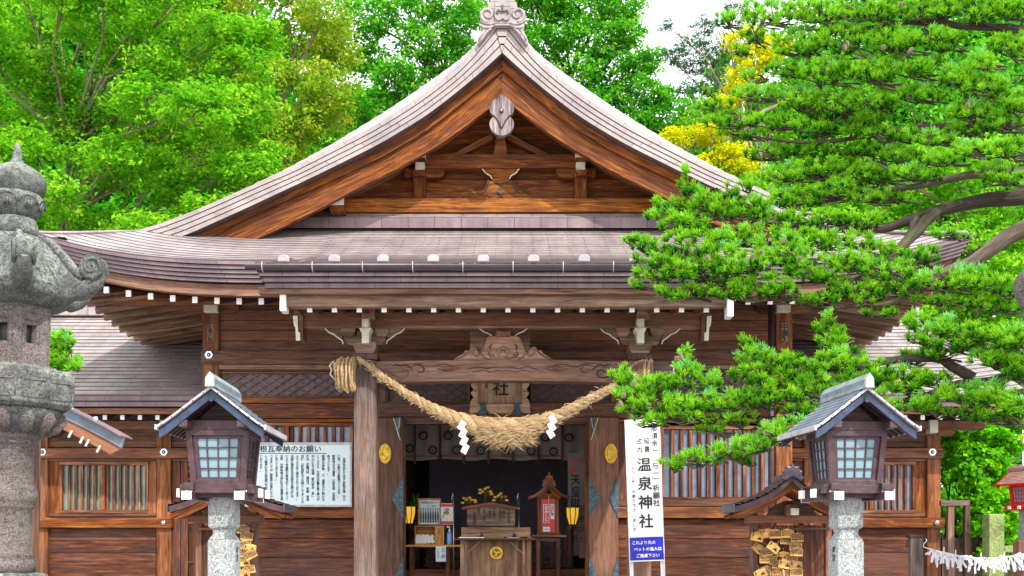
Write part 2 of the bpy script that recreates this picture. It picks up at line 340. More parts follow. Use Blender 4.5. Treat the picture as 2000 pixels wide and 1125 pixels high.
# ================================================================== SHRINE HALL
HD = 16.5                                                    # distance of the hall's front wall
hall = thing('shrine_hall', (-.15, HD, 0), 'large wooden shrine hall with a curved gable roof and a roofed porch on pillars', 'shrine')
def part(name, mb, mats, parent=None, bev=0, label=None):
    o = obj(name, mb, mats, parent or hall, bev)
    if label: o['label'] = label
    return o
XC = U(981, 16.3)
DV = 16.3
def vp(pts, D=DV): return [(U(a, D), V(b, D)) for a, b in pts]
TOP = [(262,455),(300,446),(340,432),(400,408),(460,381),(520,355),(560,340),(600,319),(661,288),(733,251),(813,201),(867,161),(907,127),(933,95),(949,74),(966,50)]
LOW = [(340,470),(366,463),(400,447),(456,422),(498,403),(540,383),(570,369),(600,355),(664,324),(744,284),(829,233),(866,205),(893,184),(922,160),(947,139),(981,108)]
MOU = [(398,470),(425,449),(455,434),(488,418),(515,406),(545,393),(575,380),(605,366),(668,338),(748,300),(833,250),(868,224),(896,201),(924,179),(949,158),(981,131)]
BRD = [(478,470),(505,457),(527,447),(550,435),(575,423),(598,412),(622,401),(645,388),(701,358),(768,326),(835,288),(870,266),(898,246),(926,226),(951,206),(981,183)]
SIL = [(262,454),(300,443),(320,438),(400,408),(460,380),(520,353),(560,335),(600,311),(653,283),(707,247),(765,211),(829,167),(867,140),(907,111),(931,90),(966,40)]
def mir(pts): return [(2*XC-x, z) for x, z in pts]
def resample(P, n):
    d = [0]
    for a, b in zip(P, P[1:]): d.append(d[-1]+math.dist(a, b))
    out = []
    for i in range(n):
        t = d[-1]*i/(n-1); out.append(tuple(interp(list(zip(d, [p[k] for p in P])), t) for k in range(len(P[0]))))
    return out
def smoothc(P, n=48, it=3):
    P = resample(P, n)
    for _ in range(it): P = [P[0]]+[tuple((a[k]+2*b[k]+c[k])/4 for k in range(len(b))) for a, b, c in zip(P, P[1:], P[2:])]+[P[-1]]
    return P
top, low, mou, brd = (smoothc(vp(c)) for c in (TOP, LOW, MOU, BRD))
def between(A, B, t): return [(lerp(a[0], b[0], t), lerp(a[1], b[1], t)) for a, b in zip(A, B)]
# --- skirt roof below the gable and above the front eave
def Ze(x): return 5.41+.38*max(0, (abs(x+.1)-3.0)/3.45)**3
def skirt(u, v):
    D = lerp(17.45, 14.8, v); w = 6.45-(D-14.8)*.72; x = -.1+u*w
    xe = -.1+u*6.45; z = Ze(xe); k = 1-v
    return (x, D, z+(6.66-z)*(k**1.12))
us = [lerp(-1, 1, i/72) for i in range(73)]
roof = part('skirt_roof', MB().courses(skirt, us, 17, .011), [M['roof'], M['gap_shade']])
# porch roof, flowing out of the skirt roof
PX0, PX1 = U(497, 12.8), U(1478, 12.8)
def porch(u, v):
    D = lerp(16.7, 12.8, v); x = lerp(PX0, PX1, u); k = (16.7-D)/3.9
    vs = min(1, (17.45-D)/2.65); s = skirt(max(-1, min(1, (x+.1)/(6.45-(max(D, 14.8)-14.8)*.72))), vs)
    zl = 5.41+(14.8-D)*.16 if D > 14.8 else 0
    edge = smooth(min(x-PX0, PX1-x)/.34)
    zp = lerp(6.17, 4.87, k)+.10*math.sin(k*PI)*0 - .10*math.sin(k*PI)
    if D >= 14.8: z = lerp(s[2]-.02, max(zp, s[2]+.012), edge)
    else: z = zp-(1-edge)*.05*0
    if 14.8 > D: z = zp-(1-edge)*.10*min(1, max(0, (D-13.4)/1.4))
    return (x, D, z)
ups = [0, .008, .018, .03, .045, .06, .08, .1, .13]+[lerp(.17, .83, i/12) for i in range(13)]+[.87, .9, .92, .94, .955, .97, .982, .992, 1]
part('porch_roof', MB().courses(porch, ups, 27, .009), [M['roof'], M['gap_shade']])
# front eave edge: five courses, each stepped back under the one above
def eave_curve(D, dz, w=6.45, n=60, x0=-1, x1=1): return [(-.1+lerp(x0, x1, i/n)*w, Ze(-.1+lerp(x0, x1, i/n)*6.45)+dz) for i in range(n+1)]
def eave_edge(x0, x1):
    mb = MB()
    for k in range(5):
        i = .03*k; h = .055
        A = eave_curve(0, -.004-k*h, 6.45-i, 40, x0, x1); B = eave_curve(0, -.004-(k+1)*h+.006, 6.45-i, 40, x0, x1)
        mb.band(A, B, 14.8+i, 15.25, 0, 1, .055, grain=False)
    return mb
part('eave_edge', eave_edge(-1, -.44), [M['fascia']]); part('eave_edge', eave_edge(.44, 1), [M['fascia']])
for s in (-1, 1):                                             # the side eaves running back
    mb = MB(); zt = Ze(6.35)
    for k in range(5):
        i = .03*k; x = -.1+s*(6.45-i); vs = []; gs = []
        for j in range(30):
            t = j/29; D = lerp(14.8+i, 26, t); z = Ze(6.35-1.0*0)-.38*(1-(1-min(1, t*3.2))**2)*.95-.004-k*.055
            for (dx, dz, gy) in ((0, 0, 0), (0, -.049, .055), (-s*.06, -.02, 0), (-s*.4, -.049, .055)): vs.append((x+dx, D, z+dz)); gs.append((D, gy, abs(dx)))
        fs = []
        for j in range(29):
            a = j*4; b = a+4; fs += [(a, b, b+1, a+1), (a+1, b+1, b+3, a+3), (a, a+2, b+2, b)]
        mb.add(vs, fs, 0, gs)
    part('eave_edge', mb, [M['fascia']])
# side slopes of the main roof, from ridge down to the side eaves
silc = smoothc([(U(a, lerp(16.35, 17.0, smooth((a-540)/300))), V(b, lerp(16.35, 17.0, smooth((a-540)/300))), lerp(16.35, 17.0, smooth((a-540)/300))) for a, b in SIL]+[(XC-.02, V(28, 17.0), 17.0)], 40, 1)
for s in (-1, 1):
    foot = silc[0]; tail = []
    for j in range(8):                                        # from the side eave up to the verge foot, along the hip
        t = j/8; x = lerp(-.1-6.45, foot[0], t); D = 14.8+(6.45-abs(x+.1))/.72; k = (D-14.8)/2.65
        tail.append((x, Ze(6.35)+(6.66-Ze(6.35))*(k**1.12), D))
    prof = tail+silc
    part('hip_cap', MB().tube([((x if s < 0 else 2*XC-x)+0*i, D, z+.012) for i, (x, z, D) in enumerate(tail+[silc[0]])], .042, 10, sq=.6), [M['roof']])
    def side(u, v, prof=prof, s=s):
        q = prof[::-1]; f = v*(len(q)-1); i = min(int(f), len(q)-2); a, b = q[i], q[i+1]; t = f-i
        x, z, D = (lerp(a[k], b[k], t) for k in range(3)); y = lerp(D, 26, u); dip = .36*max(0, 1-max(0, v-.0)*1.0)*0
        if s > 0: x = 2*XC-x
        low_ = smooth((v-.80)/.2)*(1-(1-min(1, (y-14.8)/3.5))**2)*.34
        return (x, y, z-low_)
    part('main_roof', MB().courses(side, [0, .02, .05, .09, .14, .2, .3, .45, .6, .8, 1], 46, .016, along=lambda u, v, p: p[1], under=0), [M['roof'], M['gap_shade']])
    # rounded verge between the slope and the verge edge
    tp = [(x, z, DV) for x, z in resample(top, 40)]; sl = resample(silc[:-1], 40)
    def mino(u, v, tp=tp, sl=sl, s=s):
        f = v*39; i = min(int(f), 38); t = f-i; a = [lerp(tp[i][k], tp[i+1][k], t) for k in range(3)]; j2 = min(39, i+1)
        sh = 1.0; g = min(38.99, f+u*1.2*smooth(v*2)); i2 = int(g); t2 = g-i2; b = [lerp(sl[i2][k], sl[min(39, i2+1)][k], t2) for k in range(3)]
        x, z, D = (lerp(a[k], b[k], u) for k in range(3)); z += .05*math.sin(u*PI)*smooth(v*2)
        return ((x if s < 0 else 2*XC-x), D, z)
    mb = MB().courses(lambda u, v: mino(u, 1-v), [0, .15, .35, .55, .75, 1], 30, .014, along=lambda u, v, p: u*.3, rowh=.11)
    part('rounded_verge', mb, [M['roof'], M['gap_shade']])
# verge edge of four courses, with mitred centre piece
for s in (-1, 1):
    mb = MB()
    for k in range(4):
        A = between(top, low, k/4+.0); B = between(top, low, (k+1)/4-.018)
        if s > 0: A, B = mir(A), mir(B)
        mb.band(A, B, DV-.10+.012*k, DV+.2, 0, 1, .11, grain=False)
    part('verge_edge', mb, [M['verge'], M['gap_shade']])
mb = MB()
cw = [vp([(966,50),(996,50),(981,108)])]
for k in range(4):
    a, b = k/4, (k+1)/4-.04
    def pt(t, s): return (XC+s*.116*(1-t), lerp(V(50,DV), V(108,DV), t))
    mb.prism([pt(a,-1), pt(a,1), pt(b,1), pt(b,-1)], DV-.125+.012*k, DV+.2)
part('verge_apex_cover', mb, [M['verge'], M['gap_shade']])
for s in (-1, 1):
    f = (lambda c: c) if s < 0 else mir
    mb = MB().band(f(low), f(mou), 16.40, 16.62); part('verge_moulding', mb, [M['orange']])
    mb = MB().band(f(between(low, mou, .93)), f(brd), 16.46, 16.56)
    mb.band(f(between(mou, brd, .86)), f(between(mou, brd, 1.03)), 16.435, 16.5, 0); mb.band(f(between(mou, brd, .80)), f(between(mou, brd, .835)), 16.445, 16.5, 0)
    part('bargeboard', mb, [M['orange']])
    # underside of the gable overhang in running boards
    mb = MB(); inner = f([(x, z+.03) for x, z in brd]); up_ = f([(x, z) for x, z in low])
    for k in range(5):
        c = f(between(low, brd, .30+.1*0)); d0 = 16.6+k*.17
        mb.band([(x, z) for x, z in c], [(x, z-.03) for x, z in c], d0, d0+.162)
    part('gable_soffit', mb, [M['soffit']])
# --- gable wall
GD = 17.4
mb = MB(); ymax = V(246, GD); z = V(440, GD)
lowc = [(x, z_) for x, z_ in between(low, brd, .32)]
zx = sorted([(z_, x) for x, z_ in lowc])
while z < ymax+1.2:
    z2 = z+.185; xl = interp(zx, z+.04); hw = abs(xl-XC)+.05
    if z > V(150, GD): break
    mb.box(XC-hw, XC+hw, GD, GD+.06, z+.003, z2-.003); z = z2
part('gable_wall', mb, [M['orange']])
def hp(name, x0, x1, y0, y1, D0, D1, mat, parent=None, bev=.008, label=None):
    return part(name, MB().p(x0, x1, y0, y1, D0, D1), [M[mat]], parent, bev, label)
hp('gable_beam', 831, 1124, 301, 328, 17.16, 17.4, 'orange')
hp('gable_beam', 672, 1288, 387, 414, 17.05, 17.4, 'carve')
for s in (-1, 1):
    def mx(a): return a if s < 0 else 2*977-a
    def bx(mb, a, b, c, d, D0, D1, mat=0):
        x0, x1 = sorted((mx(a), mx(b))); mb.p(x0, x1, c, d, D0, D1, mat)
    mb = MB(); bx(mb, 807, 831, 343, 388, 17.18, 17.39); part('gable_post', mb, [M['orange']], bev=.01)
    mb = MB(); bx(mb, 807, 831, 329, 343, 17.08, 17.38); bx(mb, 808, 830, 306, 315, 17.0, 17.38); bx(mb, 811, 829, 315, 330, 17.04, 17.38, 1)
    x0, x1 = sorted((mx(809), mx(830))); mb.prism(vp([(mx(809),307),(mx(830),307),(mx(830),296)], 16.99), 16.99, 17.38, 1)
    bx(mb, 829, 868, 327, 338, 17.2, 17.36); mb.prism(vp([(mx(829),338),(mx(868),338),(mx(864),344),(mx(855),347),(mx(829),348)], 17.2), 17.2, 17.36)
    bx(mb, 790, 809, 328, 345, 17.2, 17.36); part('gable_bracket', mb, [M['orange'], M['cream']], bev=.005)
    mb = MB(); a = (U(mx(962), 17.25), 17.3, V(266, 17.25)); b = (U(mx(885), 17.25), 17.3, V(306, 17.25)); mb.beam(a, b, .12, .09); part('gable_strut', mb, [M['post']], bev=.006)
    mb = MB(); bx(mb, 644, 671, 384, 411, 16.75, 17.4); bx(mb, 644.6, 671.5, 386, 400, 16.742, 16.76, 1)
    part('purlin_end', mb, [M['orange'], M['white']], bev=.004)
mb = MB().prism(vp([(964,302),(991,302),(986,262),(970,262)], 17.15), 17.15, 17.35); part('king_post', mb, [M['post']], bev=.006)
# carved frog leg of the gable
half = [(0,329),(24,329),(36,330),(30,338),(20,345),(16,345),(16,352),(22,353),(26,366),(30,374),(38,372),(46,376),(60,386),(72,391),(0,391)]
pts = [(U(978+a, 17.2), V(b, 17.2)) for a, b in half]+[(U(978-a, 17.2), V(b, 17.2)) for a, b in half[::-1]]
mb = MB().prism(pts, 17.2, 17.38)
def spiral(cx, cz, r0, r1, a0, turns, y, rad, n=26, cw=1):
    return [(cx+lerp(r0, r1, i/n)*math.cos(a0+cw*turns*2*PI*i/n), y, cz+lerp(r0, r1, i/n)*math.sin(a0+cw*turns*2*PI*i/n)) for i in range(n+1)], [rad*(1-.45*i/n) for i in range(n+1)]
for s in (-1, 1):
    P, r_ = spiral(U(978+s*13, 17.2), V(373, 17.2), .135, .12, PI/2, .95, 17.19, .012, cw=s); mb.tube(P, r_, 5, 1)
    mb.tube([(U(978+s*a, 17.2), 17.19, V(b, 17.2)) for a, b in [(36,330),(30,338),(20,344),(17,350)]], .012, 5, 2)
    mb.tube([(U(978+s*a, 17.2), 17.19, V(b, 17.2)) for a, b in [(24,352),(28,364),(33,375),(40,378),(46,374)]], .011, 5, 1)
mb.prism([(U(978+a, 17.18), V(b, 17.18)) for a, b in [(0,364),(7,374),(4,379),(-4,379),(-7,374)]], 17.175, 17.2, 1)
part('frog_leg_carving', mb, [M['carve'], M['shade'], M['cream']], bev=.004)
# hanging gable pendant
def bez(P, n=6):
    out = []
    for i in range(len(P)): 
        p0, p1, p2, p3 = P[i-1], P[i], P[(i+1)%len(P)], P[(i+2)%len(P)]
        for k in range(n):
            t = k/n; out.append(tuple(.5*((2*p1[j])+(-p0[j]+p2[j])*t+(2*p0[j]-5*p1[j]+4*p2[j]-p3[j])*t*t+(-p0[j]+3*p1[j]-3*p2[j]+p3[j])*t**3) for j in (0, 1)))
    return out
hg = [(0,184),(3,187),(20,199),(24,212),(20,222),(13,226),(20,231),(24,241),(21,252),(12,261),(0,265)]
pts = vp([(980+a, b) for a, b in hg[:-1]], 16.3)+vp([(980, 265)], 16.3)+vp([(980-a, b) for a, b in hg[1:-1]][::-1], 16.3)
gg = part('gable_pendant', MB().prism(bez(pts, 4), 16.3, 16.4, gx=1), [M['gegyo']], bev=.014, label='silver grey carved pendant under the gable apex')
mb = MB()
for s in (-1, 1): mb.tube([(U(980+s*a, 16.29), 16.29, V(b, 16.29)) for a, b in [(22,221),(13,228),(7,236),(2,247),(0,252)]], [.006,.010,.013,.011,.004], 6)
part('carved_line', mb, [M['shade']], gg)
part('bolt_cover', MB().disc(U(979.5,16.28), 16.30, V(216,16.28), .034, n=6, t=.02).tube([(U(979.5,16.27), 16.29, V(216,16.27)), (U(979.5,16.27), 16.24, V(216,16.27))], [.022,.012], 12, 1), [M['black'], M['steel']], gg)
# flashing under the gable
mb = MB(); x0, x1 = U(560, 17.0), U(1400, 17.0)
mb.add([(x0,16.98,V(424,16.98)),(x1,16.98,V(424,16.98)),(x1,17.2,V(413,17.2)),(x0,17.2,V(413,17.2))], [(0,1,2,3)], 0, [(x0,.2,0),(x1,.2,0),(x1,.3,0),(x0,.3,0)])
mb.add([(x0,16.985,V(445,16.985)),(x1,16.985,V(445,16.985)),(x1,16.985,V(424.5,16.985)),(x0,16.985,V(424.5,16.985))], [(0,1,2,3)], 1, [(x0+.2,.1,0),(x1+.2,.1,0),(x1+.2,.3,0),(x0+.2,.3,0)])
part('gable_flashing', mb, [M['roof'], M['flash']])
# --- ridge and ridge-end ornament
part('ridge', MB().box(XC-.20, XC+.20, 16.7, 26, V(45,16.7), V(8,16.7)).box(XC-.13, XC+.13, 16.72, 25.9, V(8,16.7), V(-4,16.7)), [M['roof']], bev=.03)
oh = [(0,-9),(14,-7),(22,-1),(28,6),(29,14),(35,16),(42,22),(44,32),(43,41),(40,45),(43,49),(42,54),(40,57),(43,64),(48,74),(50,81),(46,87),(40,79),(30,66),(22,56),(15,50)]
OD = 16.12
pts = [(U(981.5+a, OD), V(b, OD)) for a, b in oh]+[(U(981.5-a, OD), V(b, OD)) for a, b in oh[::-1][:-1]]
orn = part('ridge_end_ornament', MB().prism(bez(pts, 3), OD, OD+.18), [M['roof']], bev=.02, label='pale carved ridge end ornament with scrolls at the gable peak')
mb = MB()
shp = [(0,4),(9,5),(14,12),(16,22),(15,34),(11,40),(5,41),(1,38),(0,37)]
pts = [(U(981.5+a, OD), V(b, OD)) for a, b in shp]+[(U(981.5-a, OD), V(b, OD)) for a, b in shp[::-1][1:-1]]
mb.prism(bez(pts, 3), OD-.035, OD+.01)
for s in (-1, 1):
    P, r_ = spiral(U(981.5+s*29, OD), V(29, OD), .112, .03, -PI/2 if s > 0 else -PI/2, 1.25, OD-.005, .03, 34, cw=s); mb.tube(P, r_, 7, 0)
    mb.tube([(U(981.5+s*a, OD), OD-.005, V(b, OD)) for a, b in [(14,45),(24,48),(36,45),(42,41)]], [.012,.02,.02,.008], 6, 0)
    mb.tube([(U(981.5+s*a, OD), OD-.005, V(b, OD)) for a, b in [(16,50),(26,54),(36,54),(42,50)]], [.012,.022,.022,.008], 6, 0)
    mb.tube([(U(981.5+s*a, OD), OD-.005, V(b, OD)) for a, b in [(22,55),(32,64),(40,76),(45,84)]], [.01,.02,.022,.01], 6, 0)
    mb.tube([(U(981.5+s*a, OD), OD-.005, V(b, OD)) for a, b in [(34,58),(41,68),(47,79)]], [.01,.018,.01], 6, 0)
    mb.tube([(U(981.5+s*a, OD), OD-.045, V(b, OD)) for a, b in [(2,26),(5,24),(9,22),(11,26),(9,31)]], [.012,.014,.016,.016,.006], 6, 1)
mb.tube([(U(981.5, OD), OD-.045, V(b, OD)) for b in (13, 18, 26)], [.022,.012,.016], 6, 1)
part('scroll_relief', mb, [M['roof'], M['gap_shade']], orn, bev=0)
# --- porch eave: gutter, snow guards, edge courses
mb = MB()
for k in range(4):
    z1 = 4.856-k*.064; i = .03*k; a, b = PX0+i, PX1-i
    for (p0, p1) in (((a, 12.86+i), (b, 12.86+i)),):
        mb.add([(a,12.86+i,z1-.058),(b,12.86+i,z1-.058),(b,12.86+i,z1),(a,12.86+i,z1),(a,13.3,z1-.058),(b,13.3,z1-.058)], [(0,1,2,3),(1,0,4,5)], 0, [(a,(k+1)*.055,0),(b,(k+1)*.055,0),(b,k*.055,0),(a,k*.055,0),(a,(k+1)*.055,.4),(b,(k+1)*.055,.4)])
    for (x, s) in ((a, -1), (b, 1)):
        vs = []; gs = []
        for j in range(9):
            D = lerp(12.86+i, 15.6, j/8); zz = z1+(D-12.86)*.30-.02*0
            for dz, gy in ((0, 0), (-.058, .055)): vs.append((x, D, zz+dz)); gs.append((D, k*.055+gy, 0))
        mb.add(vs, [(j*2, j*2+1, j*2+3, j*2+2) for j in range(8)], 0, gs)
part('porch_eave_edge', mb, [M['fascia']])
gx0, gx1 = U(479, 12.74), U(1505, 12.74); gz = V(521, 12.74)
mb = MB(); sec = [(-.055+.11*i/8, -.055*math.sin(PI*i/8)) for i in range(9)]
vs = [(x, 12.74+a, gz+b+.02) for x in (gx0, gx1) for a, b in sec]+[(x, 12.74+a*.9, gz+b*.9+.022) for x in (gx0, gx1) for a, b in sec]
mb.add(vs, [(i, i+1, 10+i, 9+i) for i in range(8)]+[(18+i, 27+i, 28+i, 19+i) for i in range(8)]+[tuple(range(0, 9)), tuple(range(17, 8, -1)), (0, 9, 27, 18), (8, 26, 35, 17)], 0, smooth=True)
gut = part('gutter', mb, [M['gutter'], M['tin']])
for px in list(range(512, 1500, 98)):
    x = U(px, 12.7); part('gutter_bracket', MB().tube([(x, 12.69, gz+.05), (x, 12.672, gz), (x, 12.70, gz-.055), (x+.004, 12.76, gz-.065)], .006, 5), [M['tin']], gut)
for px in (554, 653, 748, 846, 944, 1042, 1141, 1240, 1339, 1438):
    x = U(px, 12.95); z = 4.93; hw = .070
    pts = [(x-hw, z-.01), (x+hw, z-.01), (x+hw, z+.04), (x+hw*.75, z+.065), (x+hw*.3, z+.078), (x-hw*.3, z+.078), (x-hw*.75, z+.065), (x-hw, z+.04)]
    part('snow_guard', MB().prism(pts, 12.93, 12.96).box(x-hw*.5, x+hw*.5, 12.96, 13.1, z-.01, z+.02), [M['snow']], bev=.01)
# porch eave timbers
hp('eave_board', 505, 1472, 560, 574, 12.98, 13.16, 'noki')
hp('eave_beam', 553, 1427, 574, 599, 13.08, 13.24, 'lightwood')
for (a, b) in ((546, 558), (1421, 1433)):
    hp('white_beam_end', a, b, 565 if a < 900 else 578, 607 if a < 900 else 618, 13.02, 13.22, 'white')
for i in range(17):
    px = 605+i*48.4; x = U(px, 13.16); z = V(604, 13.16); w = .031
    mb = MB().beam((x, 13.17, z), (x, 14.9, z+.30), .062, .072)
    mb.box(x-w, x+w, 13.150, 13.168, z-.037, z+.037, 1)
    part('porch_rafter', mb, [M['wall'], M['white']])
mb = MB()
for i in range(9): 
    D0 = 13.2+i*.19; mb.add([(PX0+.25, D0, V(604,13.16)+.045+(D0-13.16)*.173),(PX1-.25, D0, V(604,13.16)+.045+(D0-13.16)*.173),(PX1-.25, D0+.185, V(604,13.16)+.045+(D0+.185-13.16)*.173),(PX0+.25, D0+.185, V(604,13.16)+.045+(D0+.185-13.16)*.173)], [(0,3,2,1)])
part('porch_ceiling', mb, [M['wall']])
hp('porch_purlin', 582, 1382, 609, 636, 13.9, 14.12, 'wall')
hp('porch_purlin_rail', 585, 1379, 636, 640, 13.92, 14.1, 'lightwood')
for a, sgn in ((578, 1), (1384, -1)):                            # carved noses of the purlin
    pts = vp([(a+sgn*6,604),(a+sgn*14,618),(a+sgn*14,664),(a+sgn*6,664),(a+sgn*7,645),(a+sgn*2,640),(a+sgn*4,622),(a-sgn*4,617),(a-sgn*3,604)], 13.85)
    part('purlin_nose', MB().prism(pts, 13.85, 14.1), [M['wall']], bev=.006)
    pts = vp([(a-sgn*6,617),(a+sgn*3,617),(a+sgn*4,648),(a+sgn*8,650),(a+sgn*8,665),(a,665),(a-sgn*1,640),(a-sgn*4,636)], 13.83)
    part('nose_edge', MB().prism(pts, 13.83, 13.852), [M['cream']])
# porch pillars and brackets
for c in (712.5, 1250.5):
    hp('porch_pillar', c-22, c+22, 702, 1270, 13.86, 14.16, 'grey', bev=.03)
    hp('pillar_cap', c-24, c+24, 690, 702, 13.82, 14.2, 'wall', bev=.01)
    mb = MB().prism(vp([(c-21,666),(c+21,666),(c+22,678),(c+17,690),(c-17,690),(c-22,678)], 13.84), 13.84, 14.18); part('bearing_block', mb, [M['lightwood']], bev=.01)
    mb = MB().prism(vp([(c-40,656),(c+40,656),(c+40,663),(c+34,672),(c+20,675),(c-20,675),(c-34,672),(c-40,663)], 13.95), 13.95, 14.08)
    for s in (-1, 1): 
        mb.prism(vp([(c+s*20-1*s,640),(c+s*46,640),(c+s*46,648),(c+s*42,657),(c+s*24,657),(c+s*20,648)], 13.9), 13.9, 14.12)
        mb.prism(vp([(c+s*44,641),(c+s*78,641),(c+s*70,648),(c+s*60,652),(c+s*52,658),(c+s*44,664)], 13.96), 13.96, 14.06)
        mb.tube([(U(c+s*a, 13.94), 13.945, V(b, 13.94)) for a, b in [(78,641),(70,649),(60,653),(53,659),(44,665),(42,672)]], .011, 5, 1)
    part('bracket_arm', mb, [M['lightwood'], M['cream']], bev=.006)
    mb = MB().prism(vp([(c-4,600),(c+19,600),(c+19,623),(c-8,623)], 13.8), 13.8, 14.0, 1); mb.p(c-6, c+8, 622, 640, 13.74, 14.0); mb.prism(vp([(c-11,640),(c+13,640),(c+10,646),(c+8,650),(c+8,670),(c-6,670),(c-6,650),(c-9,646)], 13.72), 13.72, 13.95)
    part('bracket_nose', mb, [M['cream'], M['lightwood']], bev=.006)
# big tie beam with carved scrolls
n = 30; A = [(lerp(735, 1228, i/n), 706-3*math.sin(PI*i/n)) for i in range(n+1)]; B = [(a, 748-5*math.sin(PI*i/n)*(1 if .08 < i/n < .92 else .0)) for i, (a, b) in enumerate(A)]
tb = part('tie_beam', MB().band(vp(A, 13.88), vp(B, 13.88), 13.88, 14.14), [M['grey']], bev=0)
mb = MB()
for s in (-1, 1):
    c = 981.5
    def cv(L, r=.010): mb.tube([(U(c+s*a, 13.875), 13.877, V(b, 13.875)) for a, b in L], [r*.4]+[r]*(len(L)-2)+[r*.4], 5)
    cv([(244,716),(236,722),(224,724),(214,732),(200,738),(190,737),(184,730),(188,723),(196,722),(199,727)])
    cv([(216,714),(206,712),(198,715),(192,712),(182,716),(176,722)]); cv([(178,716),(168,712),(158,714),(153,721),(156,727),(164,727),(166,722)])
    cv([(190,712),(176,709),(160,709),(148,716),(136,716),(122,714)]); cv([(240,726),(230,731),(216,740),(200,744)],.007)
    cv([(130,712),(112,711),(98,715),(84,719),(98,724),(114,724),(128,720)],.007); cv([(120,717),(104,716),(97,719),(106,721),(118,720)],.006)
    cv([(70,722),(50,716),(30,720),(12,716),(0,719)],.006); cv([(60,727),(40,723),(24,727),(8,723),(0,725)],.006); cv([(232,715),(226,712),(218,711)],.006)
part('carved_line', mb, [M['shade']], tb)
for c, s in ((690, -1), (1273, 1)):
    pts = vp([(c,704),(c+s*30,704),(c+s*42,708),(c+s*46,716),(c+s*42,722),(c+s*44,730),(c+s*36,740),(c+s*26,744),(c,746)], 13.9)
    part('beam_nose', MB().prism(pts, 13.92, 14.1), [M['grey']], bev=.01)
    P = [(U(c+s*a, 13.91), 13.915, V(b, 13.91)) for a, b in [(40,706),(46,715),(42,722),(45,731),(36,741)]]
    part('nose_edge', MB().tube(P, .012, 6), [M['cream']])
# carved frog-leg strut of the porch
hf = [(0,658),(16,656),(30,657),(36,664),(42,680),(45,688),(48,689),(51,683),(56,678),(64,677),(67,684),(75,684),(78,690),(90,697),(99,703),(40,703),(0,703)]
pts = [(U(983+a, 13.9), V(b, 13.9)) for a, b in hf]+[(U(983-a, 13.9), V(b, 13.9)) for a, b in hf[::-1][1:-1]]
fl = part('frog_leg_strut', MB().prism(pts, 13.9, 14.08), [M['lightwood']], bev=.008, label='carved frog leg strut with curling leaves over the tie beam')
mb = MB()
for s in (-1, 1):
    def cv(L, r=.010, m=0): mb.tube([(U(983+s*a, 13.9), 13.895, V(b, 13.9)) for a, b in L], [r*.5]+[r]*(len(L)-2)+[r*.5], 5, m)
    cv([(34,662),(39,676),(44,690),(52,696),(60,692),(61,685),(56,682)],.012,1); cv([(62,680),(70,690),(82,698),(96,702)],.012,1); cv([(44,690),(38,698),(28,702)],.010,1)
    cv([(22,672),(27,678),(25,684)],.011); cv([(26,686),(29,692),(24,697)],.011); cv([(27,699),(18,698),(10,700),(0,697)],.010,1)
    cv([(0,677),(7,680),(12,686),(10,693),(3,697)],.011,1); cv([(0,683),(4,686),(5,690)],.009); P, r_ = spiral(U(983+s*21, 13.89), V(694, 13.89), .024, .006, 0, 1.2, 13.89, .009, 16, cw=s); mb.tube(P, r_, 5, 1)
part('carved_leaf', mb, [M['shade'], M['soffit']], fl)
mb = MB().p(968, 998, 646, 657, 13.86, 14.1); mb.prism(vp([(935,640),(1031,640),(1018,650),(1000,656),(966,656),(948,650)], 13.97), 13.97, 14.07)
for s in (-1, 1): mb.tube([(U(983+s*a, 13.95), 13.955, V(b, 13.95)) for a, b in [(47,641),(38,648),(28,652),(22,656)]], .010, 5, 1)
part('boat_bracket', mb, [M['wall'], M['cream']], bev=.005)
hp('centre_board', 918, 1035, 640, 700, 14.4, 14.46, 'lightwood')
# cross beams tying the pillars back to the wall
for c in (712.5, 1250.5):
    x = U(c, 14.0); n = 10
    P = [(14.16+(16.5-14.16)*i/n, V(725, 14)+.35*(i/n)+.12*math.sin(PI*i/n)) for i in range(n+1)]
    Q = [(a, b-.24) for a, b in P][::-1]
    part('rainbow_beam', MB().prism(P+Q, x-.09, x+.09, axis='x'), [M['grey']], bev=.01)
# --- hall front wall
def wall_planks(x0, x1, y0, y1, D, n, mat='wall', name='wall_board', yg=.0):
    mb = MB(); h = (y1-y0)/n
    for i in range(n): mb.p(x0, x1, y0+i*h+.5, y0+(i+1)*h-.5, D+.006*(i%2), D+.05)
    return part(name, mb, [M[mat]], bev=.003)
wall_planks(428, 1516, 585, 686, HD, 5)
hp('wall_beam', 392, 1552, 685, 711, HD-.10, HD+.05, 'wall', bev=.012)
hp('wall_rail', 424, 1520, 712, 721, HD-.05, HD+.06, 'soffit'); hp('wall_rail', 424, 1520, 721, 728, HD, HD+.06, 'wall')
for (a, b) in ((395, 428), (1515, 1548)):
    hp('corner_post', a, b, 590, 1250, HD-.06, HD+.2, 'post', bev=.02)
    c = (a+b)/2
    mb = MB().prism(vp([(c-20,570),(c+20,570),(c+18,588),(c-18,588)], HD-.14), HD-.14, HD+.1); mb.p(c-14, c+13, 588, 609, HD-.16, HD+.1, 1)
    for s in (-1, 1): mb.prism(vp([(c+s*13,588),(c+s*55,588),(c+s*55,603),(c+s*46,610),(c+s*13,611)], HD-.08), HD-.08, HD+.02)
    part('corner_bracket', mb, [M['wall'], M['cream'],], bev=.006)
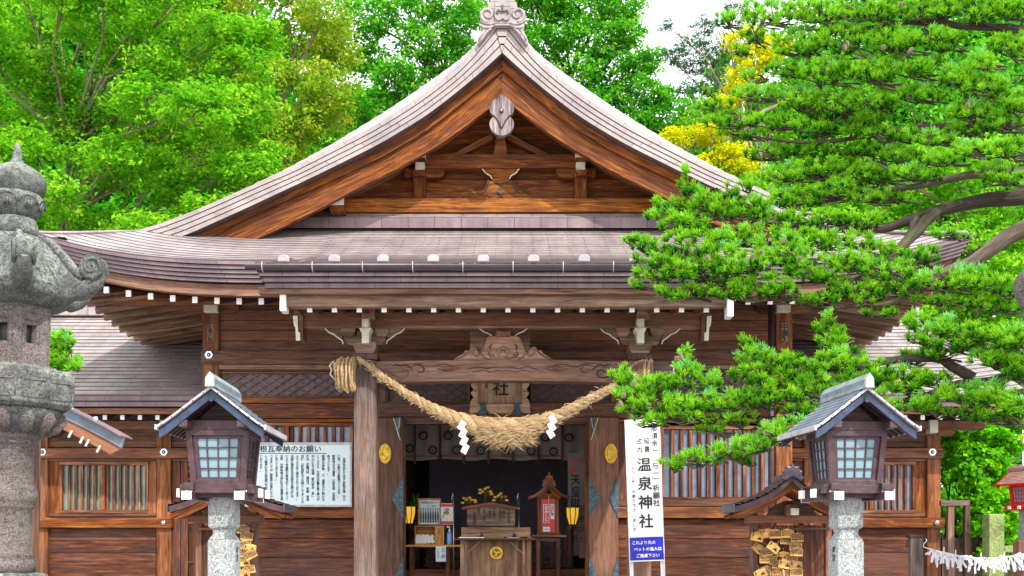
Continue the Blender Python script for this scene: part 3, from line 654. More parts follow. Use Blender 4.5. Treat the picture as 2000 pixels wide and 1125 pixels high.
def lattice(name, x0, x1, y0, y1, D):
    a, b, c, d = U(x0, D), U(x1, D), V(y1, D), V(y0, D)
    o = part(name, MB().box(a, b, D+.06, D+.09, c, d), [M['mesh']])
    mb = MB(); h = d-c; sl = .62; sp = .195                     # diagonal bars clipped to the frame
    L = h/sl; k = a-L
    while k < b:
        for s in (1, -1):
            xs, zs, xe, ze = (k, c, k+L, d) if s > 0 else (k, d, k+L, c)
            t0 = max(0, (a-xs)/(xe-xs)); t1 = min(1, (b-xs)/(xe-xs))
            if t1 > t0+.02:
                dy = .006 if s > 0 else 0
                mb.beam((lerp(xs,xe,t0), D+.035+dy, lerp(zs,ze,t0)), (lerp(xs,xe,t1), D+.035+dy, lerp(zs,ze,t1)), .014, .014)
        k += sp
    part('lattice_bar', mb, [M['post']], o)
    mb = MB(); e = .03
    mb.box(a-e, b+e, D, D+.09, d, d+e); mb.box(a-e, b+e, D, D+.09, c-e, c); mb.box(a-e, a, D, D+.09, c, d); mb.box(b, b+e, D, D+.09, c, d)
    part('lattice_frame', mb, [M['wall']], o, bev=.003)
lattice('lattice_panel', 432, 686, 729, 773, HD); lattice('lattice_panel', 758, 914, 749, 784, HD); lattice('lattice_panel', 1040, 1196, 749, 784, HD); lattice('lattice_panel', 1222, 1512, 729, 773, HD)
for (a, b) in ((428, 742), (1204, 1516)):
    hp('lattice_sill', a, b, 777, 787, HD-.03, HD+.06, 'post'); hp('wall_panel', a, b, 788, 817, HD, HD+.05, 'plank'); hp('wall_rail', a, b, 818, 825, HD-.04, HD+.06, 'orange')
    hp('window_sill', a, b, 977, 989, HD-.03, HD+.06, 'wall'); hp('lower_rail', a, b, 990, 1012, HD-.09, HD+.05, 'post', bev=.01)
    wall_planks(a, b, 1014, 1240, HD+.02, 6, 'plank')
def slat_window(x0, x1, y0, y1, D, n, glass, par=None, split=True):
    a, b, c, d = U(x0, D), U(x1, D), V(y1, D), V(y0, D); e = .05
    mb = MB(); mb.box(a, b, D-.02, D+.08, d-e, d); mb.box(a, b, D-.02, D+.08, c, c+e); mb.box(a, a+e, D-.02, D+.08, c+e, d-e); mb.box(b-e, b, D-.02, D+.08, c+e, d-e)
    if split: m = (a+b)/2; mb.box(m-e*.6, m+e*.6, D-.028, D+.06, c+e, d-e)
    o = obj('window', mb, [M['slat']], par or hall, .004)
    obj('pane', MB().box(a+e, b-e, D+.055, D+.065, c+e, d-e), [M[glass]], o)
    sm = MB(); w = (b-a-2*e)/n
    for i in range(n):
        if i: sm.box(a+e+i*w-w*.21, a+e+i*w+w*.21, D+.0, D+.04, c+e, d-e)
    obj('slat', sm, [M['slat']], o, .004); return o
slat_window(432, 690, 826, 976, HD, 15, 'glass'); slat_window(1290, 1514, 832, 977, HD, 12, 'glass')
hp('wall_panel', 1206, 1290, 826, 977, HD, HD+.05, 'plank')
# --- doorway
for (a, b, sg) in ((740, 788, -1), (1150, 1208, 1)):
    dp = hp('door_pillar', a, b, 815, 1250, HD-.14, HD+.18, 'door', bev=.02)
    cx = 752.5 if sg < 0 else 1193; cD = HD-.145
    cr = part('crest', MB().disc(U(cx, cD), cD, V(886, cD), .093, n=32, t=.018, r2=.155), [M['gold']], dp, bev=.006, label='gold oval comma crest')
    mb = MB()
    for k in range(3):
        a0 = PI/2+k*2*PI/3; P = [(U(cx, cD)+.6*.093*(1-.35*t)*1.25*math.cos(a0+t*1.9), cD-.022, V(886, cD)+.6*.155*(1-.35*t)*1.25*math.sin(a0+t*1.9)) for t in (0, .25, .5, .75, 1)]
        mb.tube(P, [.004,.007,.010,.014,.019], 6)
    mb.tube([(U(cx, cD)+.083*math.cos(t*2*PI/28), cD-.02, V(886, cD)+.140*math.sin(t*2*PI/28)) for t in range(29)], .006, 5)
    part('comma_relief', mb, [M['gold']], cr)
    x = (788 if sg < 0 else 1150); 
    for (y0, y1, w) in ((935, 1012, 22), (1092, 1190, 24)):
        h = y1-y0; q = [(0,y0-6),(3,y0),(8,y0+h*.12),(13,y0+h*.28),(17,y0+h*.36),(w,y0+h*.5),(18,y0+h*.62),(15,y0+h*.68),(12,y0+h*.78),(6,y0+h*.84),(4,y0+h*.95),(0,y1)]
        pts = [(U(x+sg*a_, HD-.15), V(b_, HD-.15)) for a_, b_ in q]
        fm = part('copper_fitting', MB().prism(pts, HD-.156, HD-.139), [M['verdi']], dp, bev=.003)
        if sg > 0:
            pts = [(U(1208-a_*.8, HD-.15), V(b_, HD-.15)) for a_, b_ in q]; part('copper_fitting', MB().prism(pts, HD-.156, HD-.139), [M['verdi']], dp, bev=.003)
        mb = MB()
        for i in range(14):
            t = random.random(); xx = x+sg*(3+random.random()*11*math.sin(PI*lerp(.15, .85, t))); mb.disc(U(xx, HD-.16), HD-.156, V(y0+h*lerp(.15,.85,t), HD-.16), .006, n=6, t=.004)
        part('rivet', mb, [M['black']], fm)
hp('door_lintel', 740, 1208, 787, 814, HD-.10, HD+.14, 'wall', bev=.012)
hp('door_lintel', 788, 1150, 815, 828, HD-.06, HD+.12, 'door', bev=.006)
hp('door_jamb', 788.5, 791, 828, 1250, HD+.0, HD+.14, 'post'); hp('door_jamb', 1143, 1149.5, 828, 1250, HD+.0, HD+.14, 'post')
for x in (748, 1199): hp('side_post', x-6, x+6, 745, 787, HD-.02, HD+.08, 'wall')
for (x, s) in ((784, 1), (1152, -1)):                           # straps hanging at the upper door corners
    pts = vp([(x,815),(x-s*16,816),(x-s*10,835),(x-s*4,855)], HD-.16)
    o = part('corner_fitting', MB().prism(pts, HD-.165, HD-.141), [M['verdi']]); 
    part('copper_edge', MB().tube([(U(a,HD-.17), HD-.17, V(b,HD-.17)) for a, b in [(x-s*16,816),(x-s*11,832),(x-s*6,848),(x-s*2,860)]], .007, 5).tube([(U(a,HD-.17), HD-.17, V(b,HD-.17)) for a, b in [(x-s*3,816),(x-s*5,834),(x-s*9,840),(x-s*4,852)]], .005, 5), [M['cream']], o)
# --- nail covers
def hexnail(px, py, D, par, knob=False):
    x, z = U(px, D), V(py, D)
    if knob:
        return obj('nail_cover', MB().lathe([(.045,0),(.044,.012),(.034,.028),(.018,.036),(.002,.038)], 20).disc(0,0,0,.05,n=20,t=.001), [M['steel']], par, 0, local=True, loc=tuple(Vector((x, D, z))-WL[par.name]), rot=(R(90),0,0))
    o = obj('nail_cover', MB().disc(x, D, z, .066, n=6, t=.012), [M['steel']], par, .004)
    obj('nail_hole', MB().disc(x, D-.013, z, .032, n=16, t=.004).tube([(x, D-.015, z), (x, D-.03, z)], [.02,.012], 10, 1), [M['black'], M['steel']], o); return o
hexnail(408, 693, HD-.10, hall); hexnail(1535, 693, HD-.10, hall)
# --- main eave timbers and rafters
for (u0, u1) in ((-1, -.42), (.42, 1)):
    A = eave_curve(0, -.285, 6.25, 24, u0, u1); B = eave_curve(0, -.44, 6.2, 24, u0, u1); part('eave_board', MB().band(A, B, 15.0, 15.14), [M['noki']])
rz = []
for i in range(52):
    px = 208+i*43.2-43.2*3; x = U(px, 15.12)
    if abs(x+.1) < 2.75 or abs(x+.1) > 6.15: continue
    z = Ze(x)-.49; w = .034
    mb = MB().beam((x, 15.13, z), (x, 16.5, z+.36), .07, .082); mb.box(x-w-.002, x+w+.002, 15.11, 15.129, z-.044, z+.044, 1)
    part('front_rafter', mb, [M['wall'], M['white']])
for s in (-1, 1):                                              # boards over the front rafters and over the side rafters
    mb = MB()
    for k in range(7):
        D0, D1 = 15.14+k*.2, 15.14+k*.2+.193; a, b = (-6.3, -2.6) if s < 0 else (2.4, 6.1); n = 12; vs = []
        for j in range(n+1):
            x = lerp(a, b, j/n)
            for D in (D0, D1): vs.append((x, D, Ze(x)-.445+(D-15.13)*.27))
        mb.add(vs, [(j*2, j*2+1, j*2+3, j*2+2) for j in range(n)])
    part('eave_ceiling', mb, [M['wall']])
    xo = -.1+s*6.22; xw = -.1+s*4.45
    for i in range(26):
        D = 15.35+i*.33; t = (D-14.8)/11.2; ze = Ze(6.35)-.38*(1-(1-min(1, t*3.2))**2)*.95-.50
        part('side_rafter', MB().beam((xo, D, ze), (xw, D, ze+.26), .075, .085), [M['soffit']])
    mb = MB()
    for k in range(9):
        for i in range(1):
            vs = []
            for j in range(14):
                D = lerp(15.2, 24, j/13); t = (D-14.8)/11.2; ze = Ze(6.35)-.38*(1-(1-min(1, t*3.2))**2)*.95-.455
                for q in (k/9+.004, (k+1)/9-.002): vs.append((lerp(xo, xw, q), D, ze+.26*q))
            mb.add(vs, [(j*2, j*2+1, j*2+3, j*2+2) for j in range(13)], 0)
    part('side_eave_ceiling', mb, [M['wall']])
    xb = -.1+s*6.3
    part('front_purlin', MB().box(min(xb, -.1+s*2.7), max(xb, -.1+s*2.7), 16.05, 16.25, V(590, 16.05), V(574, 16.05)), [M['post']], bev=.006)
    part('white_beam_end', MB().box(xb-.012, xb+.012, 16.06, 16.24, V(590,16.05)+.005, V(574,16.05)-.005), [M['white']])
    # corner hip rafter with its white end
    ze = Ze(6.35)-.52
    part('hip_rafter', MB().beam((xo, 15.05, ze), (xw, 16.6, ze+.12), .12, .15), [M['wall']])
    xx = -.1+s*4.42
    part('side_wall', MB().box(min(xx, xx-s*.06), max(xx, xx-s*.06), HD+.1, 25.5, .6, 5.9), [M['wall']])
# --- interior
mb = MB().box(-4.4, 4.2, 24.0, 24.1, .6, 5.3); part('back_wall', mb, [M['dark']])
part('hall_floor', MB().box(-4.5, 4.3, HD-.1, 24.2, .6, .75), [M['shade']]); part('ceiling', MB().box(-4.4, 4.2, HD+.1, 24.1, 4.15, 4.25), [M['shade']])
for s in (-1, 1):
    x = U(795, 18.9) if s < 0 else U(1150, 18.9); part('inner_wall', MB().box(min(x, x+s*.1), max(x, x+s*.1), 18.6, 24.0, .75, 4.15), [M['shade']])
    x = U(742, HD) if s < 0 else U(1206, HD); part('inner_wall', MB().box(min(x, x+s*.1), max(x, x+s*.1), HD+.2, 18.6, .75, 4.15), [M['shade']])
mb = MB()
for i in range(5): mb.box(-3.2, 2.9, 12.6+i*.32, 12.6+(i+1)*.32, 0, .15*(i+1))
mb.box(-5.6, 5.4, 14.2, 26.5, 0, .45); part('stone_base', mb, [M['pave']], bev=.01)
mb = MB().box(-3.0, 2.7, 14.2, HD, .45, .6); part('porch_step', mb, [M['plank']])
mb = MB(); 
for px in (1506,): mb.tube([(U(px, 16.2), 16.2, V(596, 16.2)), (U(px, 16.2), 16.2, .5)], .045, 12)
part('downpipe', mb, [M['purple']])
# ================================================================== SIDE WINGS
WD = 17.6
def wing(s):
    c = 952
    def m(a): return a if s < 0 else 2*c-a
    w = thing('side_building', (U(m(230), WD), WD, 0), 'low wooden wing with slatted windows on the '+('left, beside the stone lantern' if s < 0 else 'right, beneath the pine'), 'building')
    def q(name, L, mats, bev=.006, parent=None):
        mb = MB()
        for t in L:
            a, b, y0, y1, D0, D1 = t[:6]; x0, x1 = sorted((m(a), m(b))); mb.p(x0, x1, y0, y1, D0, D1, t[6] if len(t) > 6 else 0)
        return obj(name, mb, mats if isinstance(mats, list) else [M[mats]], parent or w, bev)
    # roof: ridge parallel to the front, hip-like outer end
    xo = U(-150, 16.6) if s < 0 else U(2000, 16.6); xi = -4.3 if s < 0 else 4.1
    ze, zr, De, Dr = V(772, 16.6), V(612, 20.2), 16.6, 20.2
    def f(u, v):
        k = 1-v; xe = lerp(xo, xi, u); x = xe+(abs(1-u))*0; xq = lerp(xo+(.95 if s < 0 else -.95)*k*.40, xi, u)
        lift = .10*max(0, 1-u*4)**2*v
        return (xq, lerp(De, Dr, k), lerp(ze, zr, k**.96)+lift-.06*math.sin(PI*k))
    obj('roof', MB().courses(f, [i/24 for i in range(25)], 23, .016, under=.004), [M['roof'], M['gap_shade']], w)
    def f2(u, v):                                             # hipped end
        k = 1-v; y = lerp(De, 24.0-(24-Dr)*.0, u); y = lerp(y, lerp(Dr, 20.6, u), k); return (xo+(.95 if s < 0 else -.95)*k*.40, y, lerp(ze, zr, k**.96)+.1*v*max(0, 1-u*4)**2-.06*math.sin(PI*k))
    obj('roof', MB().courses(f2, [i/16 for i in range(17)], 23, .016, along=lambda u, v, p: p[1], under=0), [M['roof'], M['gap_shade']], w)
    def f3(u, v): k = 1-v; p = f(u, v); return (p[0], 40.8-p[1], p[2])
    obj('roof', MB().courses(f3, [i/8 for i in range(9)], 23, .016), [M['roof'], M['gap_shade']], w)
    rx = xo+(.36 if s < 0 else -.36); mb = MB()
    for k in range(2): mb.box(min(rx, xi), max(rx, xi), Dr-.30+.06*k, Dr+.3, zr-.10+.15*k, zr+.045+.15*k)
    obj('ridge', mb, [M['roof']], w, .015)
    # eave edge
    for k in range(2):
        xa, xb = sorted((xo, xi)); z = ze-.006-k*.085; i = .03*k
        mb = MB().add([(xa,De+i,z-.08),(xb,De+i,z-.08),(xb,De+i,z),(xa,De+i,z),(xa,De+.5,z-.08),(xb,De+.5,z-.08)], [(0,1,2,3),(1,0,4,5)], 0, [(xa,.055*(k+1),0),(xb,.055*(k+1),0),(xb,.055*k,0),(xa,.055*k,0),(xa,.055*(k+1),.1),(xb,.055*(k+1),.1)])
        xs = xo+(i if s < 0 else -i); mb.add([(xs,De+i,z-.08),(xs,24,z-.08),(xs,24,z),(xs,De+i,z)], [(0,1,2,3)], 0, [(0,.055*(k+1),0),(7,.055*(k+1),0),(7,.055*k,0),(0,.055*k,0)])
        obj('eave_edge', mb, [M['fascia']], w)
    q('eave_board', [(-46, 412, 797, 808, 16.72, 16.85)], 'noki', .004)
    for i in range(13):
        px = 307-34.3*i if i else 307
        if px < -60: continue
        x = U(m(px), 16.8); z = V(815, 16.8)
        mb = MB().beam((x, 16.83, z), (x, 17.9, z+.30), .055, .07); mb.box(x-.031, x+.031, 16.81, 16.828, z-.036, z+.036, 1)
        obj('rafter', mb, [M['wall'], M['white']], w)
    xa, xb = sorted((U(m(-46), 16.8), U(m(400), 16.8)))
    mb = MB()
    for k in range(5): D0 = 16.8+k*.2; z = V(815,16.8)+.04+(D0-16.8)*.28; mb.add([(xa,D0,z),(xb,D0,z),(xb,D0+.195,z+.055),(xa,D0+.195,z+.055)], [(0,3,2,1)])
    obj('eave_ceiling', mb, [M['wall']], w)
    q('purlin', [(-20, 420, 822, 838, WD-.2, WD+.02)], 'wall')
    for a, b in ((66, 93), (305, 334)):
        q('wall_post', [(a, b, 838, 1250, WD-.06, WD+.16)], 'post', .015)
        c_ = (a+b)/2; q('post_bracket', [(c_-8, c_+8, 820, 845, WD-.26, WD, 0)], 'cream', .006)
        mb = MB(); 
        for t in (-1, 1): mb.prism(vp([(m(c_+t*8),838),(m(c_+t*40),838),(m(c_+t*40),846),(m(c_+t*34),851),(m(c_+t*8),852)], WD-.08), WD-.08, WD)
        obj('bracket_arm', mb, [M['wall']], w, .005)
    mb = MB()
    for k in range(3): x0, x1 = sorted((m(92), m(420))); mb.p(x0, x1, 838+k*12, 850+k*12-.5, WD, WD+.05)
    obj('wall_board', mb, [M['wall']], w, .003)
    q('upper_rail', [(62, 424, 875, 895, WD-.11, WD+.04)], 'post', .01); q('upper_rail', [(92, 410, 896, 900, WD-.03, WD+.04)], 'soffit', .003)
    q('frame_board', [(94, 116, 900, 1009, WD, WD+.06)], 'orange', .004); q('frame_board', [(288, 305, 900, 1009, WD, WD+.06)], 'post', .004); q('window_head', [(116, 288, 900, 906, WD, WD+.06)], 'wall')
    xx = sorted((m(116), m(290)))
    slat_window(xx[0], xx[1], 902, 1002, WD, 13, 'glassg' if s < 0 else 'glass', w)
    q('window_sill', [(93, 305, 1003, 1009, WD-.02, WD+.06)], 'wall', .003)
    q('lower_rail', [(58, 335, 1011, 1031, WD-.13, WD+.04)], 'orange', .012)
    for a, b in ((94, 305),):
        mb = MB()
        for k in range(6): x0, x1 = sorted((m(a), m(b))); mb.p(x0, x1, 1032+k*24, 1032+(k+1)*24-.6, WD+.02, WD+.07)
        obj('wall_plank', mb, [M['plank']], w, .004)
    # narrow door between wing and hall
    q('door_board', [(335, 352, 896, 1250, WD, WD+.06), (353, 362, 896, 1250, WD+.01, WD+.06)], 'plank', .004)
    d = q('side_door', [(363, 402, 900, 1250, WD+.04, WD+.08)], 'wall', .003)
    L = [(362, 367, 900, 1250, WD, WD+.06), (398, 404, 900, 1250, WD, WD+.06)]+[(367, 398, y, y+5, WD+.005, WD+.06) for y in (905, 918, 934, 1018, 1096)]
    o = q('door_frame', L, 'slat', .003, d); q('door_handle', [(368, 371, 1028, 1036, WD-.02, WD+.005)], 'black', .002, d)
    q('hall_side_post', [(379, 402, 1010, 1250, WD-.5, WD-.3)], 'orange', .012); q('side_rail', [(376, 420, 995, 1012, WD-.56, WD-.28)], 'orange', .008)
    hexnail(m(320), 883, WD-.11, w); hexnail(m(83), 883, WD-.11, w)
    hexnail(m(320), 1021, WD-.13, w, True); hexnail(m(75), 1021, WD-.13, w, True)
    x0, x1 = sorted((U(m(66), WD), xi)); obj('inner_lining', MB().box(x0+.1, x1-.1, WD+.5, WD+.56, .4, 4.2), [M['dark']], w)
    x = U(m(72), WD); mb = MB()
    for k in range(12): mb.box(min(x, x+.05), max(x, x+.05), WD+.15, 23.5, .45+k*.27, .45+k*.27+.262)
    obj('end_wall', mb, [M['plank']], w); obj('stone_base', MB().box(x0-.2, x1+.2, WD-.3, 23.6, 0, .45), [M['pave']], w, .01)
    return w
wing(-1); wing(1)

# ================================================================== THINGS IN AND ON THE HALL
def tomoe(mb, cx, y, cz, r, mat=0, ring=None, rz=None, a00=PI/2, cw=1, w=.02):
    for k in range(3):
        a0 = a00+k*2*PI/3; n = 10; out = []; inn = []
        for i in range(n+1):
            t = i/n; a = a0+cw*t*2.2; out.append((cx+r*.86*math.cos(a), cz+(rz or r)*.86*math.sin(a))); q = .86-.42*(1-t)**.7; inn.append((cx+r*q*math.cos(a), cz+(rz or r)*q*math.sin(a)))
        mb.prism(out+inn[::-1], y-.002, y, mat)
        hx, hz = cx+r*.52*math.cos(a0+cw*.12), cz+(rz or r)*.52*math.sin(a0+cw*.12)
        mb.prism([(hx+r*.33*math.cos(i*PI/8), hz+(rz or r)*.33*math.sin(i*PI/8)) for i in range(16)], y-.0025, y-.0005, mat)
# name plaque
PD = 15.9
pq = thing('name_plaque', (U(976, PD), PD, V(780, PD)), 'framed wooden name plaque hanging behind the rope under the tie beam', 'plaque')
def pr(mb, a, b, c, d, D0, D1, mat=0): mb.p(a, b, c, d, D0, D1, mat)
tilt = Matrix.Rotation(R(-9), 4, 'X')
mb = MB(); mb.p(932, 1021, 690, 789, PD+.02, PD+.06); obj('panel', mb, [M['tan']], pq, .003)
mb = MB().prism(vp([(919,690),(933,690),(933,789),(1020,789),(1020,690),(1034,690),(1032,700),(1030,745),(1034,752),(1028,760),(1034,768),(1028,776),(1034,784),(1036,808),(1020,806),(1004,800),(1000,808),(955,808),(950,800),(934,806),(917,808),(919,784),(925,776),(919,768),(925,760),(919,752),(923,745)], PD), PD-.03, PD+.03)
obj('frame', mb, [M['tan']], pq, .008)
mb = MB()
for i, ch in enumerate('温泉神社'): mb.text(ch, .25, (U(978, PD), PD+.012, V(770-31*(3-i), PD)), vert=False, bold=.02)
obj('lettering', mb, [M['ink']], pq)
mb = MB().text('宮司謹書', .055, (U(950, PD), PD+.012, V(735, PD)), bold=.01); obj('signature', mb, [M['plank']], pq)
for x in (943, 1009):
    mb = MB().prism(vp([(x-6,788),(x+6,788),(x+6,798),(x+9,805),(x+3,811),(x-3,811),(x-9,805),(x-5,798)], PD-.05), PD-.06, PD-.02); obj('foot_bracket', mb, [M['verdi']], pq, .004)
# sacred rope
def rope(mb, path, rad, strands=3, pitch=.26, n=90, sub=7, mat=0, seed=0):
    P = smoothc(path, n, 2); Rr = [interp(rad, i/(n-1)) for i in range(n)]; L = 0; ph = []
    for i in range(n):
        if i: L += math.dist(P[i], P[i-1])
        ph.append(L)
    pts = [Vector(p) for p in P]
    for s in range(strands):
        out = []; rr = []
        acc = 0
        for i in range(n):
            d = (pts[min(i+1,n-1)]-pts[max(i-1,0)]).normalized(); a = Vector((0,1,0)).cross(d); a.normalize(); b = d.cross(a)
            if i: acc += (ph[i]-ph[i-1])/(pitch*max(.6, Rr[i]/.06))
            t = s*2*PI/strands+acc*2*PI; rc = Rr[i]*.50; out.append(pts[i]+a*math.cos(t)*rc+b*math.sin(t)*rc); rr.append(Rr[i]*.52)
        mb.tube(out, rr, sub, mat)
RD = 13.72
rp = thing('sacred_rope', (U(981, RD), RD, V(840, RD)), 'thick twisted straw rope sagging between the two porch pillars', 'rope')
def W(px, py, D=RD): return (U(px, D), D, V(py, D))
mb = MB()
path = [W(697,699,13.8),W(716,711,13.78),W(745,733),W(790,765),W(835,792),W(880,814),W(930,832),W(970,840),W(1010,840),W(1050,829),W(1090,812),W(1130,790),W(1180,764),W(1225,742),W(1262,722,13.8)]
rope(mb, path, [(0,.032),(.14,.042),(.28,.066),(.40,.115),(.53,.165),(.62,.12),(.72,.068),(.84,.052),(1,.036)], n=150, sub=10)
obj('twisted_rope', mb, [M['straw']], rp)
mb = MB()                                                     # loose straw ends
sp = smoothc(path, 60, 1)
for k in range(2600):
    t = random.random()**.8 if k % 3 else random.gauss(.56, .09); t = min(.98, max(.02, t)); i = min(int(t*59), 58); p = Vector(sp[i]).lerp(Vector(sp[i+1]), t*59-i)
    rr = interp([(0,.03),(.14,.042),(.28,.066),(.40,.12),(.53,.18),(.62,.13),(.72,.068),(.84,.052),(1,.036)], t)
    a = random.uniform(-2.4, .4) if random.random() < .75 else random.uniform(0, 2*PI); q = p+Vector((random.uniform(-.05,.05), math.sin(a)*0-abs(math.cos(a))*rr*.95*(.6 if random.random() < .5 else 1), math.sin(a)*rr*.95))
    d = (Vector(sp[i+1])-Vector(sp[i])).normalized()*random.choice((-1, 1))+Vector((random.gauss(0,.25), random.gauss(-.15,.18), random.gauss(-.16,.3) if math.sin(a) > -.5 else random.gauss(-.45,.3))); d.normalize()
    ln = random.uniform(.05,.16)*(1.5 if rr > .15 else .6); e = q+d*ln; wv = Vector((-d.z, 0, d.x)).normalized()*.0035
    mid = q.lerp(e, .5)+Vector((0,0,.008))
    mb.add([q-wv, q+wv, mid+wv, mid-wv, e], [(0,1,2,3),(3,2,4)], 0)
fr = obj('loose_straw', mb, [M['straw']], rp); fr['kind'] = 'stuff'
mb = MB()
for k in range(9):                                            # spare rope looped round the left beam nose
    x = 660+k*3.6; pts = []
    for j in range(14):
        a = 2*PI*j/13; pts.append(W(x+4*math.sin(a)+random.uniform(-1,1)+k*.3, 732-30*math.cos(a)*(1+.06*(k%3)), 13.78+.10*math.sin(a)-.05*(k%2)))
    rope(mb, pts, [(0,.024),(1,.024)], 2, .09, 40, 5)
for k in range(3): pts = [W(652+k*7, 705, 13.75), W(655+k*6, 730, 13.7), W(665+k*5, 752+3*k, 13.68), W(680, 768, 13.7)]; rope(mb, pts, [(0,.022),(1,.012)], 2, .09, 24, 5)
obj('rope_coil', mb, [M['straw']], rp); mb = MB()
for k in range(2):
    pts = []
    for j in range(12): a = 2*PI*j/11; pts.append(W(1262+k*8+4*math.sin(a), 728-26*math.cos(a), 13.8+.12*math.sin(a)))
    rope(mb, pts, [(0,.024),(1,.024)], 2, .09, 36, 5)
pts = [W(1225,728,13.8), W(1236,712,13.74), W(1252,704,13.74), W(1275,706,13.76)]; rope(mb, pts, [(0,.024),(1,.024)], 2, .09, 20, 5)
obj('rope_coil', mb, [M['straw']], rp)
for k, (x, y, s, lab) in enumerate(((902, 823, 1, 'white zigzag paper streamer hanging from the left part of the rope'), (1080, 812, -1, 'white zigzag paper streamer hanging from the right part of the rope'))):
    D = 13.42 if k == 0 else 13.5; mb = MB(); L = 15.5 if k == 0 else 14
    cx, cy = x, y; w_ = 9
    seq = [(-3, 0), (-9, 14), (1, 16), (-7, 30), (4, 32), (-2, 46), (9, 48), (3, 60)]
    for i in range(4 if k == 0 else 3):
        x0 = cx+(2*i)*s-8*s; y0 = cy+i*L*.98
        P = [(x0+8*s, y0-3), (x0+17*s, y0+3), (x0+9*s, y0+L+4), (x0-1*s, y0+L-3)]
        dy = .012*(i % 2); a = [(U(a_, D), V(b_, D)) for a_, b_ in P]
        mb.add([(a[0][0],D+dy,a[0][1]),(a[1][0],D+.02-dy,a[1][1]),(a[2][0],D+.012-dy,a[2][1]),(a[3][0],D+dy+.01,a[3][1])], [(0,1,2,3)], 0)
        mb.add([(a[0][0],D+dy+.002,a[0][1]),(a[1][0],D+.022-dy,a[1][1]),(a[2][0],D+.014-dy,a[2][1]),(a[3][0],D+dy+.012,a[3][1])], [(3,2,1,0)], 0)
    ps = obj('paper_streamer', mb, [M['sheet']], None, 0, loc=(0,0,0)); tag(ps, lab, 'streamer', 'paper streamers on the rope')
# curtain
KD = 18.4
cu = thing('curtain', (U(970, KD), KD, V(830, KD)), 'pale shrine curtain with black comma crests across the doorway interior', 'curtain')
mb = MB(); n = 60
def cf(u, v): x = U(792+u*368, KD); return (x, KD+.03*math.sin(u*36)+.012*math.sin(u*91), lerp(V(822, KD), V(898+2*math.sin(u*23), KD), v))
mb.grid(cf, [i/n for i in range(n+1)], [0,.3,.6,.9,1]); obj('cloth', mb, [M['cloth']], cu)
for px in (810, 860, 906, 954, 1002, 1052, 1098): obj('ribbon', MB().p(px-2.2, px+2.2, 826, 906, KD-.06, KD-.045), [M['shade']], cu)
mb = MB().p(792, 1160, 889, 892, KD-.045, KD-.04); obj('hem_line', mb, [M['soffit']], cu)
for (px, py) in [(827,851),(875,851),(923,852),(1065,854),(1111,855),(845,879),(892,879),(939,880),(987,881),(1037,881),(1081,882),(800,876),(970,852),(1018,853)]:
    o = obj('crest', MB().disc(U(px,KD-.05), KD-.05, V(py,KD-.05), .078), [M['ink']], cu)
    mb = MB(); tomoe(mb, U(px,KD-.057), KD-.056, V(py,KD-.057), .050, a00=random.choice((.3, PI/2))); obj('comma', mb, [M['cloth']], o)
# left table with things on it
TD = 16.95
t = thing('side_table', (U(845, TD), TD, .75), 'narrow wooden table left of the offering box', 'table')
TZ = V(1064, TD)
obj('table_top', MB().box(U(786,TD), U(903,TD), TD-.1, TD+.38, TZ-.035, TZ), [M['honey']], t, .005)
for a in (803, 874):
    for d in (-.04, .30): obj('leg', MB().box(U(a,TD)-.022, U(a,TD)+.022, TD+d, TD+d+.045, .75, TZ-.035), [M['post']], t, .004)
obj('cross_rail', MB().box(U(803,TD), U(874,TD), TD-.03, TD, .98, 1.02), [M['post']], t, .003)
bx_ = thing('paper_fortune_box', (U(840, TD), TD+.02, TZ), 'honey coloured open wooden box of white paper fortunes on the narrow table', 'box')
mb = MB(); x0, x1, xm = U(810,TD), U(867,TD), U(849,TD); z0, z1 = TZ, V(1027, TD)
mb.box(x0, x1, TD+.2, TD+.212, z0, z1); mb.box(x0, x0+.014, TD, TD+.2, z0, z1); mb.box(x1-.014, x1, TD, TD+.2, z0, z1); mb.box(x0+.014, x1-.014, TD, TD+.2, z0, z0+.014); mb.box(x0+.014, x1-.014, TD, TD+.2, z1-.014, z1)
obj('case', mb, [M['honey']], bx_, .003); obj('front_panel', MB().box(xm, x1-.015, TD+.004, TD+.016, z0+.015, z1-.015), [M['honey']], bx_, .002)
obj('lettering', MB().text('おみくじ', .058, ((xm+x1)/2-.004, TD+.001, z1-.075), bold=.01, line=.92), [M['ink']], bx_)
for i in range(12):
    w_ = U(849,TD)-U(812,TD); xx = x0+.03+(w_-.07)*(i % 6)/5+random.uniform(-.01,.01)
    o = obj('folded_fortune', MB().box(-.030, .030, -.006, .006, -.055, .05), [M['sheet']], None, .003, loc=(xx, TD+.03+.03*(i//6), z0+.075+.035*(i//6)), rot=(R(random.uniform(-15,5)), R(random.uniform(-45,45)), R(random.uniform(-15,15))))
    tag(o, 'folded white paper fortune lying in the open honey coloured box', 'paper', 'folded paper fortunes in the box')
def poster(name, a, b, c, d, D, mat, label, cat='poster', dz=.012):
    th = thing(name, (U((a+b)/2, D), D, V(d, D)), label, cat); obj('panel', MB().p(a, b, c, d, D, D+dz), [M[mat]], th, .002); return th
ps = poster('notice_poster', 816, 861, 973, 1026, TD+.26, 'honey', 'wood framed paper notice standing above the honey coloured box')
D = TD+.255; obj('sheet', MB().p(819.5, 858.5, 977, 1024, D-.002, D), [M['board']], ps); mb = MB()
mb.text('初穂料おみくじ', .040, (U(839,D), D-.004, V(983.5,D)), vert=False, bold=.02)
mb.text('一体 二百円', .028, (U(842,D), D-.004, V(990,D)), vert=False, bold=.02)
for i in range(8): mb.text('運勢御神札', .022, (U(822+i*4.8,D), D-.004, V(994.5,D)), line=.85, bold=.03)
